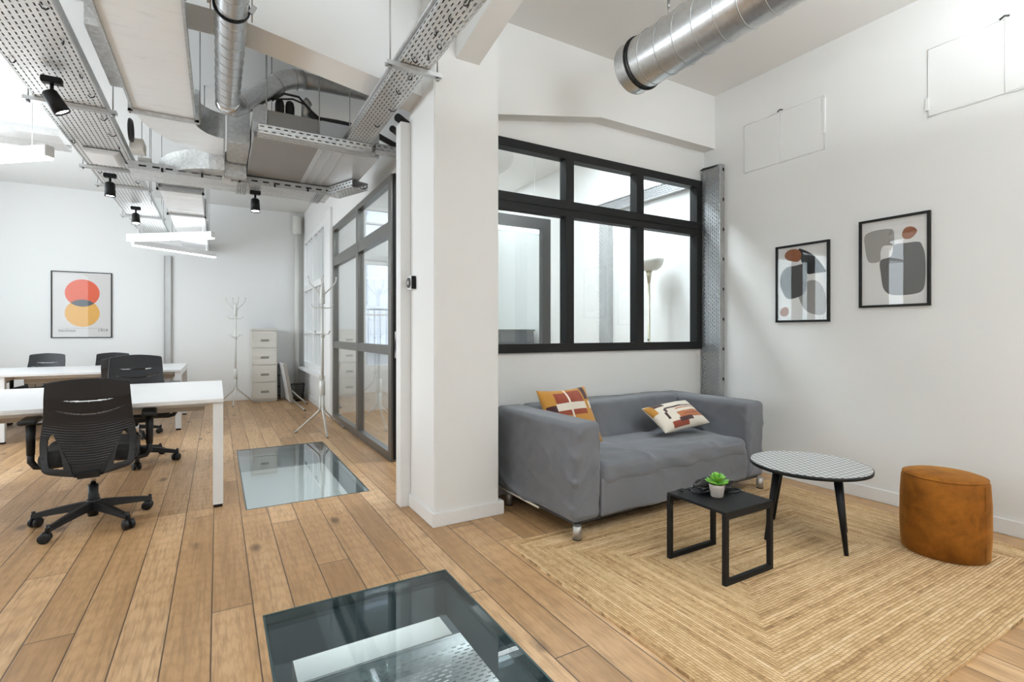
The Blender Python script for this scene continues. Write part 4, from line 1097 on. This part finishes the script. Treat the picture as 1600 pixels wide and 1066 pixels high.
# ------------------------------------------------------------------ meeting room things
def meeting():
    t = thing('floor_lamp', 'uplighter floor lamp with an opal bowl shade behind the interior window', 'floor lamp', (3.70,3.64,0))
    m = MB(); m.lathe([(.13,0),(.13,.02),(.03,.03)], (0,0,0), 28); m.build('base', M['lampmetal'], t)
    m = MB(); m.tube([(0,0,.02),(0,0,1.68)], [.016,.012], 12); m.lathe([(.013,1.66),(.024,1.74),(.030,1.785),(.01,1.79)], (0,0,0), 16); m.build('pole', M['lampmetal'], t)
    m = MB(); m.lathe([(.03,1.782),(.08,1.79),(.118,1.82),(.138,1.86),(.145,1.895),(.140,1.895),(.112,1.825),(.03,1.79)], (0,0,0), 36); m.build('lamp_shade', M['lampglass'], t)
    m = MB(); m.lathe([(.008,0),(.008,.012)], (0,0,0), 8, Matrix.Translation((-.014,-.01,1.10)) @ Matrix.Rotation(-PI/2,4,'Y')); m.build('switch', M['black'], t)
    t = thing('storage_cabinet', 'dark glossy cabinet in the meeting room, seen low in the left window pane', 'cabinet', (3.30,6.2,0), 0, None, True)
    m = MB(); m.box(2.75,3.86,6.0,6.4,.0,1.19); m.build('body', M['darkcab'], t, bevel=.004); m = MB(); m.box(2.74,3.87,5.985,6.41,1.19,1.215); m.build('top', M['anth'], t)
    for a, b in ((2.76,3.30),(3.31,3.85)):
        d = MB().box(a,b,5.982,5.999,.06,1.17).build('door', M['darkcab'], t); MB().bar(((3.27 if b<3.4 else 3.34),5.97,.65),((3.27 if b<3.4 else 3.34),5.97,.80),.01,.01).build('handle', M['chrome'], d, t['_org'])
meeting()

# ------------------------------------------------------------------ rug
def rug():
    x0, x1, y0, y1 = 1.375, 3.745, .735, 2.42; cx, cy = (x0+x1)/2, (y0+y1)/2; hx, hy = (x1-x0)/2, (y1-y0)/2
    m = MB(); P = []
    def edge(a, b, n):
        for k in range(n):
            p = Vector(a).lerp(Vector(b), k/n)
            j = .006*noise.noise(Vector((p.x*9, p.y*9, 1))) + .004*noise.noise(Vector((p.x*40, p.y*40, 4)))
            d = Vector((p.x/hx if abs(abs(p.x)-hx) < .01 else 0, p.y/hy if abs(abs(p.y)-hy) < .01 else 0))
            bow = .012*math.sin(2.2*p.x+1)*(abs(abs(p.y)-hy) < .01)
            P.append((p.x + d.x*j, p.y + d.y*(j+bow)))
    edge((-hx,-hy),(hx,-hy),150); edge((hx,-hy),(hx,hy),110); edge((hx,hy),(-hx,hy),150); edge((-hx,hy),(-hx,-hy),110)
    m.prism(P, .0005, .012, 'z')
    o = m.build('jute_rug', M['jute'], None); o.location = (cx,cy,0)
    tag(o, 'rectangular braided natural jute rug under the lounge tables', 'rug')
rug()
RZ = .0125

# ------------------------------------------------------------------ sofa
def sofa():
    t = thing('sofa', 'grey fabric covered two-seat sofa below the interior window', 'sofa', (2.600,2.703,0), R(2.0))
    def N(p, s, o=0): return noise.noise(Vector((p.x*s+o, p.y*s, p.z*s)))
    def fold(p, n):     # slanting drag folds on loose upright cloth
        if abs(n.z) > .8: return .004*N(p, 6)
        q = p.y*.75 - p.z*1.0 if abs(n.x) > .5 else p.x*.75 - p.z
        e = max(0, min(1, (.66-p.z)/.06))
        c1_ = (1-abs(math.sin(q*11 + 3.5*N(p, 1.7, 5))))**5; c2_ = (1-abs(math.sin(q*19 + 5*N(p, 2.3, 8))))**4
        return e*(.014*N(p, 3.1, 3) + .024*c1_*max(0,.45+1.6*N(p,1.9,2)) + .017*c2_*max(0,.3+1.6*N(p, 2.6, 9)) + .005*N(p, 14))
    hx, hy = .912, .435
    for sg in (-1,1):
        m = MB(); a, b = (-hx,-hx+.205) if sg < 0 else (hx-.205,hx)
        m.rbox(a,b,-hy,hy,.105,.662,.038,.014, fold); m.build('armrest', M['sofa'], t)
    # backrest with a sloping front
    def bk(p, n):
        d = .010*N(p,3) + .003*N(p,14) + .012*(1-abs(math.sin(p.x*9+p.z*3+3*N(p,2.0))))**4*max(0,.4+1.4*N(p,2.2,6))*(n.y < -.4)
        return d
    m = MB(); m.rbox(-.712,.712,.19,hy,.105,.668,.045,.025, bk)
    for v in m.bm.verts:
        if v.co.y < .30: v.co.y -= .135*max(0,(.63-v.co.z)/.53)*((.30-v.co.y)/.11)
    m.build('backrest', M['sofa'], t)
    def seat(p, n):
        if n.z > .3:
            q = p.x*.5 + p.y
            return .014*N(p,2.6,2) + .006*math.sin(q*26+7*N(p,2.0)) *(.3+1.2*abs(N(p,3,5))) + .014*(1-abs(math.sin(q*8+4*N(p,2.1,5))))**4*max(0,.4+1.5*N(p,2.2,7)) + .005*N(p,13) + .012*math.exp(-((p.x-.52)/.1)**2)*math.sin(p.y*18)
        return .010*N(p,4) + .004*math.sin((p.x+p.z*1.2)*21+6*N(p,3)) * (n.y < -.3)
    m = MB(); m.rbox(-.702,.702,-hy-.005,.20,.275,.415,.055,.02, seat); m.build('seat_cushion', M['sofa'], t)
    def sk(p, n): return .010*N(p,4) + .012*(1-abs(math.sin((p.x*.6-p.z)*13+4*N(p,2))))**3*max(0,.4+1.4*N(p,2.4,3)) if n.y < -.3 else 0
    m = MB(); m.rbox(-.706,.706,-hy+.004,-.30,.105,.33,.02,.022, sk); m.build('front_skirt', M['sofa'], t)
    m = MB(); m.box(-.88,.88,-.40,.41,.088,.108); m.build('base_frame', M['anth'], t)
    m = MB(); m.tube([(-.915,-.10,.104),(-.917,.41,.112)], .006, 6); m.build('hem_piping', M['ecru'], t)
    for x in (-.877,.877):
        for y in (-.418,.30):
            z = RZ if y < 0 else 0
            m = MB(); m.tube([(x,y,z+.004),(x,y,.09)], .024, 20); lg = m.build('leg', M['alu'], t); MB().tube([(x,y,z),(x,y,z+.005)], .025, 16).build('foot_pad', M['black'], lg)
sofa()

# ------------------------------------------------------------------ cushions
def cushion(label, c, ax, bx, th, mats, rects):
    """ax / bx: half axes of the pillow as vectors; rects: (u0,u1,v0,v1,material) in -1..1"""
    ax = Vector(ax); bx = Vector(bx); nrm = ax.cross(bx).normalized()
    m = MB(); n = 56
    def mat(u, v):
        k = 0
        for (u0,u1,v0,v1,i) in rects:
            if u0 <= u <= u1 and v0 <= v <= v1: k = i
        return k
    for side in (1,-1):
        V = []
        for j in range(n+1):
            row = []
            for i in range(n+1):
                u = -1+2*i/n; v = -1+2*j/n
                pu = u*(1-.085*(1-v*v)*abs(u)**2); pv = v*(1-.085*(1-u*u)*abs(v)**2)
                h = th*(max(0,1-abs(u)**2.4)*max(0,1-abs(v)**2.4))**.5
                h += .006*noise.noise(Vector((u*3,v*3,side*4+c[0]*7)))*(1-max(abs(u),abs(v))**6)
                row.append(m.bm.verts.new(Vector(ax)*pu + Vector(bx)*pv + nrm*side*h))
            V.append(row)
        for j in range(n):
            for i in range(n):
                f = m.bm.faces.new((V[j][i],V[j][i+1],V[j+1][i+1],V[j+1][i])); f.smooth = True
                f.material_index = mat(-1+2*(i+.5)/n, -1+2*(j+.5)/n) if side > 0 else 0
    bmesh.ops.remove_doubles(m.bm, verts=m.bm.verts, dist=.0008)
    o = m.build('cushion', mats, None); o.location = c
    tag(o, label, 'cushion', 'cushions on the sofa'); return o
cushion('mustard cushion with brick red and white blocks behind the left sofa arm', (2.100,2.805,.590), (.218,.012,.004), (-.008,.095,.188), .072, [M['mustard'],M['brick'],M['ecru'],M['plum']],
        [(-.58,-.1,.34,.78,1),(-.02,.52,.40,.84,1),(-.60,.98,.16,.38,2),(-.62,-.1,-.02,.14,1),(-.02,.55,-.02,.14,1),(-.95,-.62,.10,.34,3),(.60,.82,.46,1,3),(.56,.70,.14,.44,0),(.86,.98,.08,.34,3),(-.11,-.03,-.7,1,2)])
cushion('off-white cushion with terracotta and plum woven stripes lying on the sofa seat', (2.978,2.655,.545), (.252,.012,.014), (.0,.118,.072), .062, [M['ecru'],M['plum'],M['terra'],M['brick'],M['mustard']],
        [(-.78,-.36,.52,.92,1),(-1,-.80,.15,.9,4),(-.5,.92,.26,.36,1),(-.12,.95,.12,.18,2),(-.64,-.54,-.42,.05,1),(-.56,-.46,.02,.30,1),(-.18,1,-.56,-.10,2),(.02,1,-.36,-.28,3),(-.62,.06,-.96,-.64,3),(-.25,.32,-.74,-.50,1)])

# ------------------------------------------------------------------ lounge tables
def tables():
    t = thing('coffee_table', 'round coffee table with black and white triangle pattern top on the rug', 'coffee table', (2.888,1.617,RZ))
    m = MB(); m.lathe([(.292,.398),(.302,.402),(.303,.418),(.296,.4185)], (0,0,0), 72); m.build('tabletop', M['black'], t)
    m = MB(); m.lathe([(.298,.4187),(.298,.4200)], (0,0,0), 72); m.build('patterned_surface', M['ttop'], t)
    for k in range(4):
        a = R(252+90*k); c, s = math.cos(a), math.sin(a)
        m = MB(); m.tube([(.012+.265*c,.02+.265*s,0),(.006+.20*c,.01+.20*s,.398)], [.011,.021], 14); m.build('leg', M['black'], t)
    t = thing('side_table', 'small square black metal side table with loop legs on the rug', 'side table', (2.175,1.665,RZ))
    w, d, hh, b = .178, .175, .336, .011
    m = MB(); m.box(-w,w,-d,d,hh-.012,hh); m.build('tabletop', M['black'], t, bevel=.002)
    for y in (-d+b,d-b):
        m = MB(); m.box(-w,-w+2*b,y-b,y+b,0,hh-.012); m.box(w-2*b,w,y-b,y+b,0,hh-.012); m.box(-w+2*b,w-2*b,y-b,y+b,0,2*b); m.box(-w+2*b,w-2*b,y-b,y+b,hh-.012-2*b,hh-.012); m.build('leg_loop', M['black'], t)
    ztop = RZ+hh
    p = thing('potted_succulent', 'small green succulent in a grey cement pot on the black side table', 'potted plant', (2.165,1.668,ztop))
    m = MB(); m.lathe([(.027,0),(.030,.003),(.036,.045),(.038,.062),(.034,.062),(.031,.05)], (0,0,0), 28); m.build('pot', M['pot'], p)
    m = MB(); m.lathe([(.032,.050),(.031,.052)], (0,0,0), 20); m.build('soil', M['soil'], p)
    m = MB(); rng = random.Random(3)
    for k in range(20):
        ring_ = k//7; a = k*2.4; tilt = (1.15,.75,.3)[min(2,ring_)]; L = (.034,.030,.024)[min(2,ring_)]
        Mx = Matrix.Translation((rng.uniform(-.006,.006),rng.uniform(-.006,.006),.058+.010*ring_)) @ Matrix.Rotation(a,4,'Z') @ Matrix.Rotation(tilt,4,'Y') @ Matrix.Translation((0,0,L*.8))
        prof = [(.0015,-1),(.30,-.7),(.62,-.1),(.78,.35),(.62,.72),(.25,.95),(.02,1)]
        m.lathe(prof, (0,0,0), 9, Mx @ Matrix.Diagonal((L*.25,L*.55,L,1)))
    m.tube([(0,0,.05),(0,0,.085)], .006, 6); m.build('leaves', M['leaf'], p)
    # bundle of black cable
    m = MB(); rng = random.Random(11)
    for k in range(15):
        cx, cy = 2.235+rng.uniform(-.03,.04), 1.735+rng.uniform(-.02,.02); rx, ry = .085+rng.uniform(-.03,.035), .034+rng.uniform(-.014,.018); ph = rng.uniform(-.35,.2); z = ztop+.007+rng.uniform(0,.042)
        L = []
        for i in range(30):
            a = 2*PI*i/30; x = rx*math.cos(a)+.006*math.sin(3*a+k); y = ry*math.sin(a)+.005*math.cos(2*a+k*2)
            L.append((cx+x*math.cos(ph)-y*math.sin(ph), cy+x*math.sin(ph)+y*math.cos(ph), max(ztop+.005, z+.010*math.sin(2*a+k*1.7))))
        m.tube(L, .0042, 6, True)
    m.tube([(2.10,1.78,ztop+.012),(2.06,1.80,ztop+.02),(2.035,1.81,ztop+.014),(2.06,1.79,ztop+.006)], .004, 6)
    m.tube([(2.30,1.72,ztop+.012),(2.34,1.69,ztop+.007),(2.345,1.66,ztop+.006),(2.30,1.65,ztop+.005),(2.25,1.67,ztop+.005)], .0042, 6)
    o = m.build('power_cable', M['cable'], None, (2.22,1.73,ztop))
    tag(o, 'tangled bundle of black power cable behind the succulent on the side table', 'cable')
    # pouf
    t = thing('pouf', 'cognac brown velvet pouf by the right wall on the rug edge', 'pouf', (3.331,1.156,RZ))
    r = .185; m = MB(); m.lathe([(r-.012,0),(r-.002,.006),(r+.004,.12),(r+.003,.28),(r-.003,.385),(r-.014,.405),(r-.035,.414),(r-.08,.420),(.06,.424),(.001,.425)], (0,0,0), 72); m.build('body', M['velvet'], t)
    m = MB(); m.tube([((r-.010)*math.cos(2*PI*k/72),(r-.010)*math.sin(2*PI*k/72),.402) for k in range(72)], .0035, 6, True); a = R(256); m.tube([((r+.0025)*math.cos(a),(r+.0025)*math.sin(a),.02+.37*k/8) for k in range(9)], .0022, 6); m.build('piping', M['velvet'], t)
    m = MB(); m.lathe([(r-.02,-.0005),(r-.02,.004)], (0,0,0), 40); m.build('base', M['black'], t)
tables()

# ------------------------------------------------------------------ light
def area(name, loc, rot, sx, sy, e, col=(1,1,1), spread=None):
    l = bpy.data.lights.new(name,'AREA'); l.shape = 'RECTANGLE'; l.size = sx; l.size_y = sy; l.energy = e; l.color = col
    if spread: l.spread = spread
    o = bpy.data.objects.new(name, l); COL.objects.link(o); o.location = loc; o.rotation_euler = rot; return o
# daylight stand-ins: window-sized area lights added on the solid front and left walls
DAY = (.83,.925,1)
area('daylight_left_near', (XL+.02,.5,1.85), (0,R(-90),0), 2.3, 4.1, 66, DAY)
area('daylight_left_far', (XL+.02,6.4,1.85), (0,R(-90),0), 2.3, 3.5, 150, DAY)
area('daylight_front_left', (-1.15,YF+.02,1.8), (R(90),0,0), 2.8, 2.3, 2.5, DAY)
area('daylight_front_right', (1.95,YF+.02,1.8), (R(90),0,0), 2.8, 2.3, 2.5, DAY)
# unseen fill lights, added out of view to brighten the ceiling
UP = (.86,.94,1)
area('ceiling_fill_lounge', (2.0,-.5,2.4), (R(180),0,0), 1.5, .5, 235, UP)
area('ceiling_fill_aisle', (-.3,-1.5,2.4), (R(180),0,0), 1.5, .5, 8, UP)
area('ceiling_fill_desks', (-2.55,3.0,1.75), (R(180),0,0), .6, 4.4, 52, UP)
# unseen fill lights added in the meeting room and on the lower level
area('meeting_room_fill', (2.7,3.9,ZC-.03), (0,0,0), 2.0, .3, 78, UP)
area('meeting_room_fill_far', (2.7,6.6,ZC-.03), (0,0,0), 2.0, .3, 24, UP)
area('lower_level_fill', (.6,2.68,-.06), (0,0,0), .9, .5, 5)
area('lower_level_fill_far', (1.6,5.0,-.1), (0,0,0), 1.0, 2.5, 110)
area('lower_level_fill_near', (1.6,1.3,-.1), (0,0,0), 1.0, 1.6, 60)

w = bpy.data.worlds.new('sky'); S.world = w; w.use_nodes = True
nt = w.node_tree; bg = nt.nodes['Background']
sky = nt.nodes.new('ShaderNodeTexSky'); sky.sky_type = 'NISHITA'; sky.sun_disc = False; sky.sun_elevation = R(38); sky.sun_rotation = R(200); sky.air_density = 1.4; sky.dust_density = 2
hs = nt.nodes.new('ShaderNodeHueSaturation'); hs.inputs['Saturation'].default_value = .22
nt.links.new(sky.outputs[0], hs.inputs['Color']); nt.links.new(hs.outputs[0], bg.inputs[0]); bg.inputs[1].default_value = .55

# ------------------------------------------------------------------ camera
cam = bpy.data.cameras.new('camera'); co = bpy.data.objects.new('camera', cam); COL.objects.link(co)
cam.sensor_fit = 'HORIZONTAL'; cam.sensor_width = 36; cam.lens = 788/1600*36
co.location = (0,0,1.17); co.rotation_euler = (R(90),0,-math.atan2(460,788))
cam.shift_y = -(533-520)/1600
cam.clip_start = .05
S.camera = co
vs = S.view_settings; vs.view_transform = 'Standard'; vs.look = 'None'; vs.gamma = 1; vs.use_curve_mapping = False; vs.exposure = 0.24
cy = S.cycles
cy.max_bounces = 10; cy.diffuse_bounces = 5; cy.glossy_bounces = 5; cy.transparent_max_bounces = 24; cy.transmission_bounces = 6
cy.caustics_reflective = False; cy.caustics_refractive = False; cy.use_denoising = True; cy.sample_clamp_indirect = 6
for o in list(bpy.data.objects):
    if '_org' in o: del o['_org']
